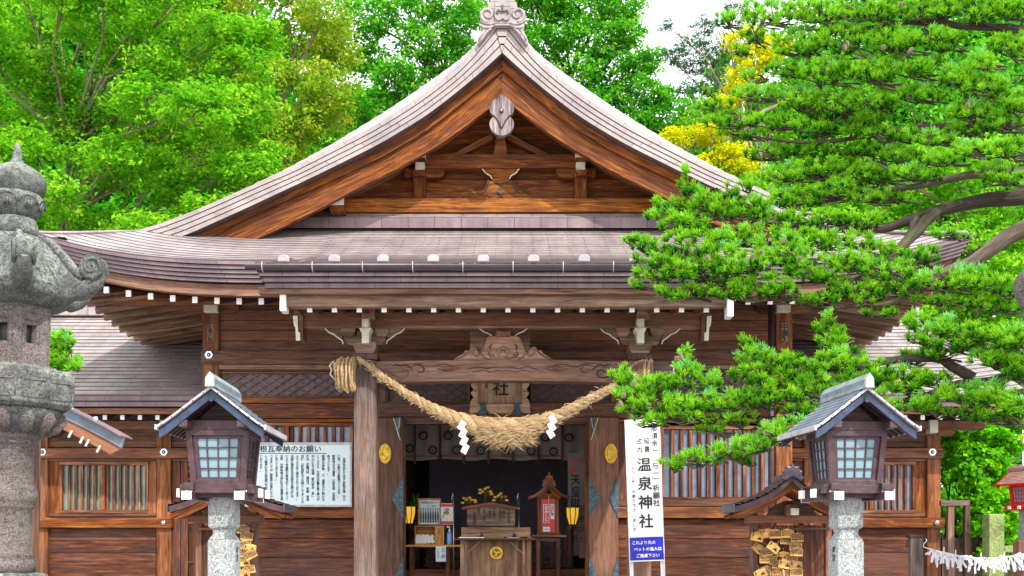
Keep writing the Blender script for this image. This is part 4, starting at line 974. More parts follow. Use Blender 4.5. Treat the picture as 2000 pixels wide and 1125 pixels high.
for i in range(8): mb.text('学業成就交通', .030, (U(822+i*4.8,D), D-.004, V(1006.5,D)), line=.75, bold=.05)
obj('lettering', mb, [M['ink']], ps); obj('rule', MB().p(820, 858, 1002, 1002.8, D-.003, D-.001), [M['navy']], ps)
ps = poster('picture_poster', 861, 886.5, 983, 1025, TD+.20, 'sheet', 'red banded picture poster right of the framed notice'); D = TD+.20
obj('red_band', MB().p(861, 886.5, 984, 990, D-.003, D-.001).p(861, 886.5, 1018, 1024, D-.003, D-.001), [M['red']], ps)
mb = MB(); 
for i in range(30): a = random.uniform(0, 6.28); rr = random.uniform(.2, 1)**.5; mb.disc(U(873.5+9*rr*math.cos(a),D), D-.002-.0002*i, V(1006+9*rr*math.sin(a),D), .008, n=8, t=.001)
obj('gold_picture', mb, [M['gold']], ps); obj('lettering', MB().text('御守', .06, (U(873.5,D), D-.010, V(999,D)), bold=.02, line=.9).text('ようこそ', .022, (U(868,D), D-.010, V(994,D))), [M['ink']], ps)
bt = thing('pump_bottle', (U(878, TD), TD, TZ), 'blue hand gel pump bottle right of the honey coloured box', 'bottle')
x, y = U(877.5,TD), TD+.06; obj('bottle_body', MB().lathe([(.040,TZ),(.042,TZ+.02),(.042,TZ+.16),(.030,TZ+.195),(.016,TZ+.205)], 18, (x,y)), [M['bottle']], bt)
obj('pump', MB().lathe([(.017,TZ+.205),(.017,TZ+.235),(.007,TZ+.24),(.007,TZ+.275)], 12, (x,y)).box(x-.045, x+.012, y-.012, y+.012, TZ+.27, TZ+.29), [M['sheet']], bt, .002)
sg = poster('paper_sign', 851, 871, 1067, 1097, TD-.12, 'board', 'small pale paper sign hung below the narrow table', 'sign', .004); D = TD-.12
obj('lettering', MB().text('お賽銭', .065, (U(866,D), D-.002, V(1075,D)), bold=.01, line=.95).text('いただき', .042, (U(856,D), D-.002, V(1074,D)), line=.95), [M['navy']], sg)
# offering box with its shelf
OD2 = 16.3
ob = thing('offering_box', (U(968, OD2), OD2, .75), 'large wooden offering box with a round gold comma crest', 'offering box')
obj('box_body', MB().p(901, 1036, 1056, 1205, OD2, OD2+.7).p(899, 907, 1048, 1205, OD2-.02, OD2+.02).p(1030, 1038, 1048, 1205, OD2-.02, OD2+.02), [M['boxwood']], ob, .006)
obj('top_board', MB().p(901, 1036, 1030, 1049, OD2+.12, OD2+.16), [M['boxwood']], ob, .005)
obj('front_shelf', MB().box(U(889,OD2), U(1045,OD2), OD2-.22, OD2+.12, V(1053,OD2)-.015, V(1053,OD2)+.015), [M['post']], ob, .004)
mb = MB()
for a, s in ((910, 1), (1023, -1)):
    x = U(a, OD2-.1); mb.box(x-.018, x+.018, OD2-.14, OD2-.10, .75, V(1055,OD2)); mb.beam((x, OD2-.12, V(1083,OD2)), (U(a+s*29,OD2), OD2-.12, V(1056,OD2)), .028, .022)
obj('shelf_prop', mb, [M['lightwood']], ob, .003)
D = OD2-.004; cr = obj('crest', MB().disc(U(969.5,D), D, V(1080,D), .100, n=40, t=.018), [M['gold']], ob, .004)
mb = MB(); tomoe(mb, U(969.5,D), D-.019, V(1080,D), .078, cw=-1); obj('comma', mb, [M['golddark']], cr)
mb = MB().tube([(U(969.5,D)+.086*math.cos(i*2*PI/40), D-.018, V(1080,D)+.086*math.sin(i*2*PI/40)) for i in range(41)], .006, 5); obj('crest_ring', mb, [M['gold']], cr)
# papers and pens on the shelf
for i, (a, b, mt, lab) in enumerate(((897, 946, 'sheet', 'white paper slip lying on the left end of the offering box shelf'), (948, 985, 'ema', 'yellowish paper slip in the middle of the offering box shelf'), (990, 1012, 'snow', 'pale small tray on the right of the offering box shelf'))):
    z = V(1053,OD2)+.016; o = obj('paper_slip', MB().box(U(a,OD2), U(b,OD2), OD2-.19, OD2-.02, z, z+.014), [M[mt]]); tag(o, lab, 'paper')
z = V(1049,OD2)
for i, (px, s) in enumerate(((935,1),(943,1),(950,1),(1003,1),(1010,1))):
    o = obj('incense_bundle' if 0 else 'pine_sprig', MB(), [M['ink']]) if 0 else None
for k, (px, lab) in enumerate(((940, 'dark dried sprig lying left of centre on the offering box shelf'), (1004, 'dark dried sprig lying at the right of the offering box shelf'))):
    mb = MB()
    for j in range(16): a = random.uniform(.1, 3.0); mb.tube([(U(px,16.15), 16.15, z), (U(px,16.15)+.10*math.cos(a)*random.random(), 16.15-.02, z+.07*math.sin(a)*random.random()+.01)], [.006,.003], 4)
    tag(obj('dried_sprig', mb, [M['ink']]), lab, 'sprig')
# wooden roofed notice above the box
ND = 16.75
nb = thing('roofed_notice_board', (U(959, ND), ND, V(1030, ND)), 'plain wooden notice board with a low pitched top above the offering box', 'notice board')
obj('panel', MB().prism(vp([(912,1027),(1006,1027),(1006,993),(960,984),(912,993)], ND), ND, ND+.04), [M['lightwood']], nb, .004)
obj('top_rail', MB().prism(vp([(902,990),(960,981),(1016,991),(1016,996),(960,987),(902,996)], ND-.03), ND-.04, ND+.06), [M['post']], nb, .004)
mb = MB()
for i, (px, y, tx) in enumerate(((994,1000,'平成御神酒'),(984,996,'一金奉納'),(977,1001,'清酒献上'),(965,995,'初穂料也'),(957,996,'奉納者名'),(946,997,'二礼二拍手'),(935,996,'御神前'),(927,1000,'一拝温泉神社'))): mb.text(tx, .052, (U(px,ND), ND-.003, V(y,ND)), line=.8, bold=.01)
obj('lettering', mb, [M['ink']], nb)
obj('foot', MB().p(914, 1004, 1027, 1031, ND-.02, ND+.06), [M['shade']], nb)
# gold flower vases
for k, (px, py, lab) in enumerate(((917, 975, 'gilt flower ornament left of centre in the dim hall'), (948, 958, 'tallest gilt flower ornament in the middle of the dim hall'), (978, 970, 'gilt flower ornament right of centre in the dim hall'))):
    D = 19.2; mb = MB(); th = thing('gilt_flower', (U(px,D), D, 1.6), lab, 'ornament', 'gilt flowers in the hall')
    mb.tube([(U(px,D), D, .8), (U(px,D), D, V(py+15,D))], [.05,.012], 8)
    for j in range(7):
        a = PI*(.08+.84*j/6); q = (U(px+random.uniform(9,15)*math.cos(a),D), D-.02, V(py+10-random.uniform(8,20)*math.sin(a),D)); mb.tube([(U(px,D), D, V(py+16,D)), ((q[0]+U(px,D))/2, D-.01, q[2]+.01), q], .005, 5)
        mb.prism([(q[0]+.045*math.cos(i*PI/4)*(1 if i%2 else .6), q[2]+.028*math.sin(i*PI/4)*(1 if i%2 else .6)) for i in range(8)], q[1]-.01, q[1])
    obj('gilt_stem', mb, [M['gold']], th)
for k, (px, lab) in enumerate(((886, 'thin steel rod stand left of the roofed notice board'), (1013.5, 'thin steel rod stand right of the roofed notice board'))):
    D = 16.95; mb = MB().tube([(U(px,D), D, .75), (U(px,D), D, V(966,D))], .007, 8).tube([(U(px,D), D, V(966,D)), (U(px-1,D), D, V(962,D)), (U(px-3.5,D), D, V(972,D)), (U(px-3.5,D), D, V(985,D))], .004, 6).lathe([(.11,.75),(.11,.77),(.01,.785)], 16, (U(px,D), D))
    tag(obj('rod_stand', mb, [M['steel']]), lab, 'stand', 'rod stands by the offering box')
# red fortune cabinet on its table
CD = 17.05
t = thing('side_table', (U(1073, CD), CD, .75), 'tall dark wooden table under the red cabinet right of the offering box', 'table')
TZ2 = V(1045, CD)
obj('table_top', MB().box(U(1038,CD), U(1106,CD), CD-.15, CD+.35, TZ2-.03, TZ2), [M['lightwood']], t, .004)
for a in (1051, 1090):
    for d in (-.1, .25): obj('leg', MB().box(U(a,CD)-.03, U(a,CD)+.03, CD+d, CD+d+.05, .75, TZ2-.03), [M['door']], t, .004)
obj('apron', MB().p(1050, 1091, 1050, 1058, CD-.11, CD-.09), [M['door']], t, .003)
cb = thing('fortune_cabinet', (U(1072, CD), CD, TZ2), 'red paper fortune vending cabinet with a small curved wooden shrine roof', 'cabinet')
D = CD-.06
obj('cabinet_frame', MB().p(1050, 1058, 972, 1043, D, D+.3).p(1084, 1092, 972, 1043, D, D+.3).p(1048, 1094, 1040, 1046, D-.03, D+.32).p(1050, 1092, 966, 974, D-.01, D+.3), [M['post']], cb, .004)
obj('red_front', MB().p(1057.5, 1084.5, 974, 1040, D+.02, D+.04), [M['red']], cb)
mb = MB(); A = D+.018
for (a, b, c, d) in ((1061,1073,985,986),(1061,1073,1020,1021),(1061,1062,986,1020),(1072,1073,986,1020)): mb.p(a, b, c, d, A-.002, A)
mb.text('おみくじ', .068, (U(1067,A), A-.002, V(994.5,A)), bold=.02, line=.9); mb.p(1075.5, 1082.5, 985, 1014, A-.002, A); mb.p(1061, 1074, 1029, 1038, A-.002, A)
o = obj('lettering', mb, [M['sheet']], cb); obj('price_text', MB().text('百円硬貨', .045, (U(1079,A), A-.004, V(991.5,A)), bold=.02, line=.9).p(1063, 1072, 1033, 1034.2, A-.004, A-.002), [M['ink']], cb)
def arc2(pts, n=20): return smoothc([(U(a,D),V(b,D)) for a, b in pts], n, 2)
for s in (-1, 1):
    A1 = arc2([(1072,939),(1072+s*9,950),(1072+s*20,961),(1072+s*32,968),(1072+s*40,970)]); B1 = arc2([(1072,948),(1072+s*8,957),(1072+s*18,966),(1072+s*30,973),(1072+s*38,975)])
    obj('roof', MB().band(A1, B1, D-.12, D+.38), [M['post']], cb)
    A2 = arc2([(1072,947),(1072+s*8,957),(1072+s*17,965),(1072+s*24,970)]); B2 = arc2([(1072,954),(1072+s*6,962),(1072+s*14,970),(1072+s*22,975)]); obj('roof_board', MB().band(A2, B2, D-.08, D-.05), [M['orange']], cb)
mb = MB().prism(bez(vp([(1072,921),(1075,930),(1079,931),(1079,937),(1084,938),(1083,944),(1086,947),(1082,950),(1072,940),(1062,950),(1058,947),(1061,944),(1060,938),(1065,937),(1065,931),(1069,930)], D), 3), D-.13, D-.09); obj('ridge_ornament', mb, [M['post']], cb, .004)
mb = MB(); 
for a, b in ((1057,1087),): mb.prism(vp([(1056,973),(1088,973),(1084,965),(1077,962),(1072,966),(1067,962),(1060,965)], D), D-.05, D-.02)
mb.tube([(U(1071.5,D), D-.06, V(968,D)), (U(1071.5,D), D-.06, V(985,D))], .006, 6, 1); obj('frog_leg_carving', mb, [M['orange'], M['gold']], cb, .003)
# lit paper lanterns
for px, py, lab in ((799.5, 1006, 'amber lit lantern at the left door post behind the narrow table'), (1118, 1008, 'amber lit lantern right of the red cabinet')):
    D = 17.6; th = thing('lit_lantern', (U(px,D), D, .75), lab, 'lantern', 'lit lanterns in the doorway'); x = U(px,D); c0 = (x, D)
    z0, z1 = V(py+16,D), V(py-16,D); w0, w1 = .062, .112
    obj('glass_shade', MB().lathe([(w0, z0), (w1*.93, lerp(z0,z1,.5)), (w1, z1)], 8, c0, smooth=False, rot=PI/8), [M['amber']], th)
    mb = MB()
    for j in range(8): a = PI/8+j*PI/4; mb.tube([(x+math.cos(a)*w0, D+math.sin(a)*w0, z0), (x+math.cos(a)*w1*.93, D+math.sin(a)*w1*.93, (z0+z1)/2), (x+math.cos(a)*w1, D+math.sin(a)*w1, z1)], .007, 4)
    mb.lathe([(w1+.006, z1), (w1+.006, z1+.012)], 8, c0, rot=PI/8, smooth=False).lathe([(w0+.004, z0-.02), (w0+.006, z0)], 8, c0, rot=PI/8, smooth=False).lathe([(.016,.79),(.016,z0-.02)], 8, c0).lathe([(.13,.75),(.12,.79)], 16, c0)
    obj('lantern_frame', mb, [M['black']], th)
# banners on the right inside
for k, (a, b, c, d, lab) in enumerate(((1113, 1131, 884, 1085, 'grey brown hanging banner with a red crest on the right inside the doorway'), (1131.5, 1149, 880, 1090, 'outer hanging banner beside the right door post'))):
    D = 18.1-.1*k; th = thing('hanging_banner', (U(a,D), D, V(d,D)), lab, 'banner', 'hanging banners in the doorway'); obj('cloth', MB().p(a-4*(k==0), b, c, d, D, D+.01), [M['cloth']], th)
    mb = MB(); 
    if k == 0:
        mb.text('天皇陛下', .20, (U(1133-8,D), D-.003, V(946,D)), line=1.0, bold=.02); mb.text('御大礼', .14, (U(1124,D), D-.003, V(1020,D)), line=1.15)
        obj('red_mark', MB().disc(U(1122,D), D-.001, V(903,D), .045).text('奉', .15, (U(1117,D), D-.003, V(926,D)), vert=False, bold=.03), [M['red']], th)
    else: mb.text('祝御即位', .14, (U(1140,D), D-.003, V(1000,D)), line=1.2); obj('red_mark', MB().text('祝', .13, (U(1139,D), D-.003, V(905,D)), vert=False), [M['red']], th)
    obj('lettering', mb, [M['ink']], th)
# inner rail fence
D = 18.0
fe = thing('inner_railing', (U(960,D), D, .75), 'low dark wooden lattice railing behind the offering box', 'railing')
for y in (1043, 1068, 1090, 1100): obj('rail', MB().p(828, 1118, y, y+6, D, D+.05), [M['shade']], fe, .004)
for px in (836, 884, 1032, 1056, 1079, 1103, 1113): obj('baluster', MB().p(px-4, px+4, 1034, 1107, D-.03, D), [M['door']], fe, .004)
obj('step_board', MB().p(788, 1150, 1112, 1140, D-.5, D+.4), [M['door']], fe, .006)
gr = thing('green_vase', (U(808,19), 19, .75), 'dark green potted leaves left of the wood framed notice', 'plant')
mb = MB()
for j in range(40): a = random.uniform(0, 6.28); b_ = random.uniform(.2, 1); p = Vector((U(809,19), 19, V(1010,19))); e = p+Vector((math.cos(a)*.15*b_, math.sin(a)*.1, random.uniform(.05,.42))); mb.tube([p, p.lerp(e,.6)+Vector((0,0,.03)), e], [.004,.018,.002], 4)
obj('leaves', mb, [M['ivy']], gr); obj('pot', MB().lathe([(.09,.75),(.12,V(1010,19))], 14, (U(809,19),19)), [M['shade']], gr)
# ================================================================== BOARDS AND SIGNS
# long notice board on the hall wall at the left
ND = 16.2
nb = thing('notice_board', (U(590,ND), ND, V(990,ND)), 'wide pale notice board with vertical black writing left of the porch pillar', 'notice board')
XL, XR, YT, YB = 478, 687, 864, 990
obj('panel', MB().p(XL+3, XR-3, YT+3, YB-3, ND, ND+.03), [M['board']], nb)
obj('frame', MB().p(XL, XR, YT, YT+4, ND-.015, ND+.03).p(XL, XR, YB-4, YB, ND-.015, ND+.03).p(XL, XL+4, YT+4, YB-4, ND-.015, ND+.03).p(XR-4, XR, YT+4, YB-4, ND-.015, ND+.03), [M['tin']], nb, .003)
D = ND-.003; mb = MB()
mb.text('屋根瓦奉納のお願い', .112, (U(560,D), D, V(882,D)), vert=False, bold=.022, sx=1.04); mb.p(484, 638, 885, 886.2, D-.001, D)
cols = ['　当神社の歴史は古く舒明天皇︵六三','〇年︶の御代の創建であります。','御祭神は大己貴命　少彦名命　誉田別','命であります。','御神徳は医薬　酒　温泉などに関わる','ところから、万民の病難を救う霊力が','中心になり招福　家内安全　身体','健全　病難排除　縁結び　安産　育児','守護　心願成就などの神としてまことの','人々より広く崇められております。','当那須湯本近辺は硫化水素の噴出','により金属類の腐食が著しく従って','社殿　社務所等の屋根瓦の損傷も甚','に生じております。','つきましては、御参拝の皆様にステン','レス製屋根瓦の御協賛をお願い致し','ております。']
for i, tx in enumerate(cols): mb.text(tx, .046, (U(672-i*10.15,D), D, V(893.5,D)), bold=.022, line=.885 if len(tx) > 16 else .93)
obj('lettering', mb, [M['ink']], nb)
# tall white sign in front of the right porch pillar, leaning a little
SD = 13.5
sg = thing('shrine_sign', (U(1262,SD), SD, 0), 'tall white sign board with black calligraphy and a blue lower panel', 'sign')
def Q(px, py):                                             # sheared board coordinates: leans slightly to the right going down
    return px
x0, x1 = U(1218,SD), U(1288,SD)
root_rot = R(-1.6)
sg.location = (U(1264,SD), SD, 0); WL[sg.name] = Vector(sg.location)
zt, zb, zm = V(819,SD), V(1094,SD), V(1049,SD); wd = .425
def loc(mb): return mb
hw = wd/2
obj('white_panel', MB().box(-hw, hw, 0, .03, zm, zt), [M['sheet']], sg, .003, local=True, loc=(0,0,0))
obj('blue_panel', MB().box(-hw+.004, hw-.004, -.004, .026, zb, zm-.002), [M['navy']], sg, 0, local=True, loc=(0,0,0))
obj('frame', MB().box(-hw-.008, -hw, -.006, .04, .05, zt).box(hw, hw+.008, -.006, .04, .05, zt).box(-hw, hw, -.007, .03, zb-.014, zb), [M['white']], sg, .002, local=True, loc=(0,0,0))
for x in (-hw+.02, hw-.02): obj('leg', MB().box(x-.02, x+.02, .03, .06, 0, zb), [M['white']], sg, .003, local=True, loc=(0,0,0))
mb = MB()
mb.text('温泉神社', .185, (.005, -.003, zt-.635), bold=.032, line=1.28)
mb.text('那須余一︵与一︶祈願社', .090, (.145, -.003, zt-.15), bold=.026, line=1.04)
mb.text('延喜', .082, (.048, -.003, zt-.30), bold=.022, line=1.25); mb.text('式内', .082, (-.048, -.003, zt-.305), bold=.022, line=1.3)
mb.text('ようこそ　お参り下さいました', .052, (-.14, -.003, zt-.62), bold=.014, line=1.15)
obj('lettering', mb, [M['ink']], sg, local=True, loc=(0,0,0))
mb = MB()
for i, tx in enumerate(('これより先の', 'ペットの進入は', 'ご遠慮下さい')): mb.text(tx, .050, (-.185+.018*i*1.3, -.007, zm-.085-i*.082), vert=False, align='LEFT', bold=.018)
obj('white_lettering', mb, [M['sheet']], sg, local=True, loc=(0,0,0)); sg.rotation_euler = (0, R(-2.0), 0); sg.location = (U(1271,SD), SD, 0)
# votive name stickers
for (px, py, w_, h_, D, tx, lab) in ((411, 650, 13, 34, HD-.065, '小貫八郎', 'narrow worn name sticker high on the left corner post'), (1532, 650, 14, 38, HD-.065, '中瀬久', 'narrow name sticker high on the right corner post'), (454, 575, 10, 14, 16.045, '小山', 'small name sticker on the front purlin left of the porch'), (500, 582, 15, 12, 16.045, '田', 'wide low name sticker with a roof shape on the front purlin'), (530, 577, 12, 14, 16.045, '小村', 'name sticker on the purlin nearest the porch eave'), (408, 733, 11, 20, HD-.065, '千社', 'pale faded name sticker under the left nail cover')):
    th = thing('name_sticker', (U(px,D), D, V(py+h_/2,D)), lab, 'sticker', 'votive name stickers')
    obj('paper', MB().p(px-w_/2, px+w_/2, py-h_/2, py+h_/2, D-.003, D), [M['lightwood']], th)
    s_ = h_/len(tx)*D/F*1.15; obj('lettering', MB().text(tx, s_, (U(px,D-.004), D-.004, V(py-h_/2,D)-s_*.9), bold=.03, line=.85), [M['ink']], th)
# ================================================================== LANTERNS
def stone_lantern():
    D = 6.2; k = D/F*.91; cx = 29
    th = thing('stone_lantern', (U(cx+0, D), D, 0), 'weathered mossy granite lantern with scrolled cap in the left foreground', 'stone lantern')
    th.rotation_euler = (0, R(1.1), 0); th.location = (U(9,D), D, 0)
    def z(py): return V(py, D)
    def o(name, mb, mat, bev=0, par=None, label=None):
        q = obj(name, mb, [M[mat]], par or th, bev, local=True, loc=(0,0,0))
        if label: q['label'] = label
        return q
    def pf(L): return [(max(.001, r*k), z(y)) for r, y in L]
    o('finial', MB().lathe(pf([(2,279),(5,282),(8,296),(10,310),(15,318),(28,325),(44,333),(56,343),(60,352),(59,362),(55,374),(47,386),(42,388)]), 48), 'mossy')
    mb = MB().lathe(pf([(50,381),(56,388),(57,396),(52,408),(44,420),(38,428)]), 48); o('lotus_collar', mb, 'mossy')
    mb = MB()
    for j in range(8):
        a0 = j*PI/4+.1
        P = [((57+1.5)*k*math.cos(a0+t*.36)*(1-.18*(1-abs(t))*0), (57+1.5)*k*math.sin(a0+t*.36), z(404-14*math.sqrt(max(0,1-t*t)))) for t in [i/6 for i in range(-6,7)]]
        mb.tube([(p[0]*(1-.03), p[1]*(1-.03), p[2]) for p in P], .0045, 5)
        for t in (-.12, .0, .12): mb.tube([(53*k*math.cos(a0+t), 53*k*math.sin(a0+t), z(398)), (50*k*math.cos(a0+t), 50*k*math.sin(a0+t), z(412))], .0095, 6)
    o('lotus_petal', mb, 'mossy')
    o('neck_ring', MB().lathe(pf([(37,427),(40,430),(44,440),(46,450),(50,460),(44,464)]), 40), 'mossy')
    # hexagonal cap with upturned scrolled corners
    ph = R(-60); 
    def hexr(t):                                              # distance to a hexagon edge (unit circumradius) with drawn-out corners
        a = ((t-ph) % (PI/3))-PI/6; base = math.cos(PI/6)/math.cos(a); c = abs(a)/(PI/6); return base, c
    nA, nR = 120, 16
    def hexr(t):
        a = ((t-ph) % (PI/3))-PI/6; return 1/math.cos(a), abs(a)/(PI/6)
    def cap(u, v):
        t = u*2*PI; b, c = hexr(t); Re = 112*b+30*c**5; rr = lerp(46, Re, v) if v < 1 else Re; rr = lerp(46, rr, 1)
        zz = 462+100*v**1.45-(c**6)*20*v**4-5*(c**10)*math.sin(PI*v)
        return (rr*k*math.cos(t), rr*k*math.sin(t), z(zz))
    def under(u, v):
        t = u*2*PI; b, c = hexr(t); p = cap(u, 1.0); m_ = (p[0]*.985, p[1]*.985, p[2]-.055-.02*c)
        q = (70*k*math.cos(t), 70*k*math.sin(t), z(603))
        if v < .3: w_ = v/.3; return tuple(lerp(p[i], m_[i], w_) for i in range(3))
        w_ = (v-.3)/.7; return tuple(lerp(m_[i], q[i], math.sin(w_*PI/2) if i == 2 else w_) for i in range(3))
    mb = MB().grid(cap, [i/nA for i in range(nA+1)], [i/nR for i in range(nR+1)]).grid(under, [i/nA for i in range(nA+1)], [0,.1,.2,.3,.42,.55,.7,.85,1]); cp = o('cap', mb, 'mossy')
    for j in range(6):
        a = ph+j*PI/3; ca, sa = math.cos(a), math.sin(a); tx, ty = -sa, ca; mb = MB()
        P = []; rc, yc = 170, 522                              # solid volute with a spiral in relief
        ring = [((rc+25*math.cos(q))*k, z(yc-25*math.sin(q))) for q in [i*2*PI/28 for i in range(28)]]
        for w0, w1, f0, f1 in ((-.042, .042, 1, 1), (-.050, .050, .86, .86)):
            vs = []
            for w_, f in ((w0, f0), (w1, f1)): vs += [((rc*k+(x-rc*k)*f)*ca+tx*w_, (rc*k+(x-rc*k)*f)*sa+ty*w_, z(yc)+(zz-z(yc))*f) for x, zz in ring]
            n_ = 28; mb.add(vs, [tuple(range(n_)), tuple(range(2*n_-1, n_-1, -1))]+[(i, (i+1)%n_, n_+(i+1)%n_, n_+i) for i in range(n_)], smooth=False)
        for w_ in (-.050, .050):
            Q = []; rd = []
            for i in range(30):
                t = i/29; q = -PI*.5+t*2*PI*1.5; rr = lerp(23, 3, t); Q.append(((rc+rr*math.cos(q))*k*ca+tx*w_, (rc+rr*math.cos(q))*k*sa+ty*w_, z(yc-rr*math.sin(q)))); rd.append(lerp(.013, .007, t))
            mb.tube(Q, rd, 6)
        Q = [(r_*k*ca, r_*k*sa, z(y)) for r_, y in ((48,463),(66,469),(86,483),(104,502),(120,520),(136,533),(152,540))]; mb.tube(Q, [.014,.024,.028,.030,.032,.034,.03], 10)
        Q = [(r_*k*ca, r_*k*sa, z(y)) for r_, y in ((118,572),(138,570),(158,560),(176,546),(188,532))]; mb.tube(Q, [.030,.050,.052,.044,.03], 10)
        o('scroll_corner', mb, 'mossy', .004, cp)
    # fire box
    def hexpts(r, y, rot=ph): return [(r*k*math.cos(rot+j*PI/3), r*k*math.sin(rot+j*PI/3), z(y)) for j in range(6)]
    fb = MB(); ri, ro = 66, 80; Zt, Zb = z(592), z(716)
    T = [Vector(p) for p in hexpts(ro, 592)]; B_ = [Vector(p) for p in hexpts(ro-3, 716)]
    for j in range(6):
        a, b, c, d = T[j], T[(j+1)%6], B_[(j+1)%6], B_[j]       # one face with a recessed window
        def P(u, v, dpt=0): 
            p = (a.lerp(b, u)).lerp(d.lerp(c, u), v); n_ = Vector((p.x, p.y, 0)).normalized(); return p-n_*dpt
        rings = [((0,0,1,1),0),((.13,.19,.87,.80),0),((.15,.21,.85,.78),.012),((.24,.30,.76,.71),.014),((.26,.32,.74,.69),.026),((.34,.38,.70,.66),.028),((.34,.38,.70,.66),.11)]
        vs = []
        for (u0, v0, u1, v1), dp in rings: vs += [P(u0,v0,dp), P(u1,v0,dp), P(u1,v1,dp), P(u0,v1,dp)]
        fs = []
        for i in range(len(rings)-1):
            for q in range(4): fs.append((i*4+q, (i+1)*4+q, (i+1)*4+(q+1)%4, i*4+(q+1)%4))
        fb.add(vs, fs)
    f_ = o('fire_box', fb, 'granite', .004); o('hollow_shade', MB().lathe([(.14, Zb), (.14, Zt)], 6), 'black', 0, f_)  # black core painted in for the shade inside the fire box
    mb = MB().lathe(pf([(82,716),(88,720),(122,727),(132,735),(134,744),(131,793),(120,800),(60,801)]), 6, rot=ph, smooth=False); ch = o('platform', mb, 'mossy', .006)
    mb = MB()
    for j in range(6):
        a, b = Vector(hexpts(134,744)[j]), Vector(hexpts(134,744)[(j+1)%6]); c, d = Vector(hexpts(131,790)[(j+1)%6]), Vector(hexpts(131,790)[j]); nrm = ((a+b)/2); nrm.z = 0; nrm.normalize()
        for (u0, u1) in ((.06,.47),(.53,.94)):
            for (p0, p1, q0, q1) in ((u0,.16,u1,.16),(u1,.16,u1,.86),(u1,.86,u0,.86),(u0,.86,u0,.16)):
                A_ = a.lerp(b,p0).lerp(d.lerp(c,p0),p1); B2 = a.lerp(b,q0).lerp(d.lerp(c,q0),q1); mb.tube([A_+nrm*.001, B2+nrm*.001], .0042, 4)
    o('panel_moulding', mb, 'granite', 0, ch)
    prof = pf([(100,800),(102,806),(96,815),(90,824),(80,838),(66,846),(56,852)])
    o('lotus_base', MB().lathe(prof, 40), 'mossy')
    mb = MB()
    for j in range(12):
        a = j*PI/6+.2; c_, s_ = math.cos(a), math.sin(a); mb.tube([(98*k*c_, 98*k*s_, z(806)), (95*k*c_, 95*k*s_, z(817)), (84*k*c_, 84*k*s_, z(832)), (68*k*c_, 68*k*s_, z(845))], [.026,.054,.048,.026], 10, sq=.5)
    o('lotus_petal', mb, 'granite')
    o('shaft', MB().lathe(pf([(60,842),(62,848),(61,856),(54,859),(52,862),(54,866),(48,869),(45,872),(45,945),(47,948),(48,952),(52,957),(55,968),(52,980),(48,984),(49,988),(46,992),(43,995),(43,1078),(47,1080),(47,1086),(44,1090),(50,1094),(53,1118)]), 44), 'granite')
    o('foot', MB().lathe(pf([(52,1117),(82,1119),(88,1130),(90,1180),(100,1250),(150,1300),(160,1590)]), 6, rot=ph, smooth=False), 'mossy', .01)
    return th
stone_lantern()
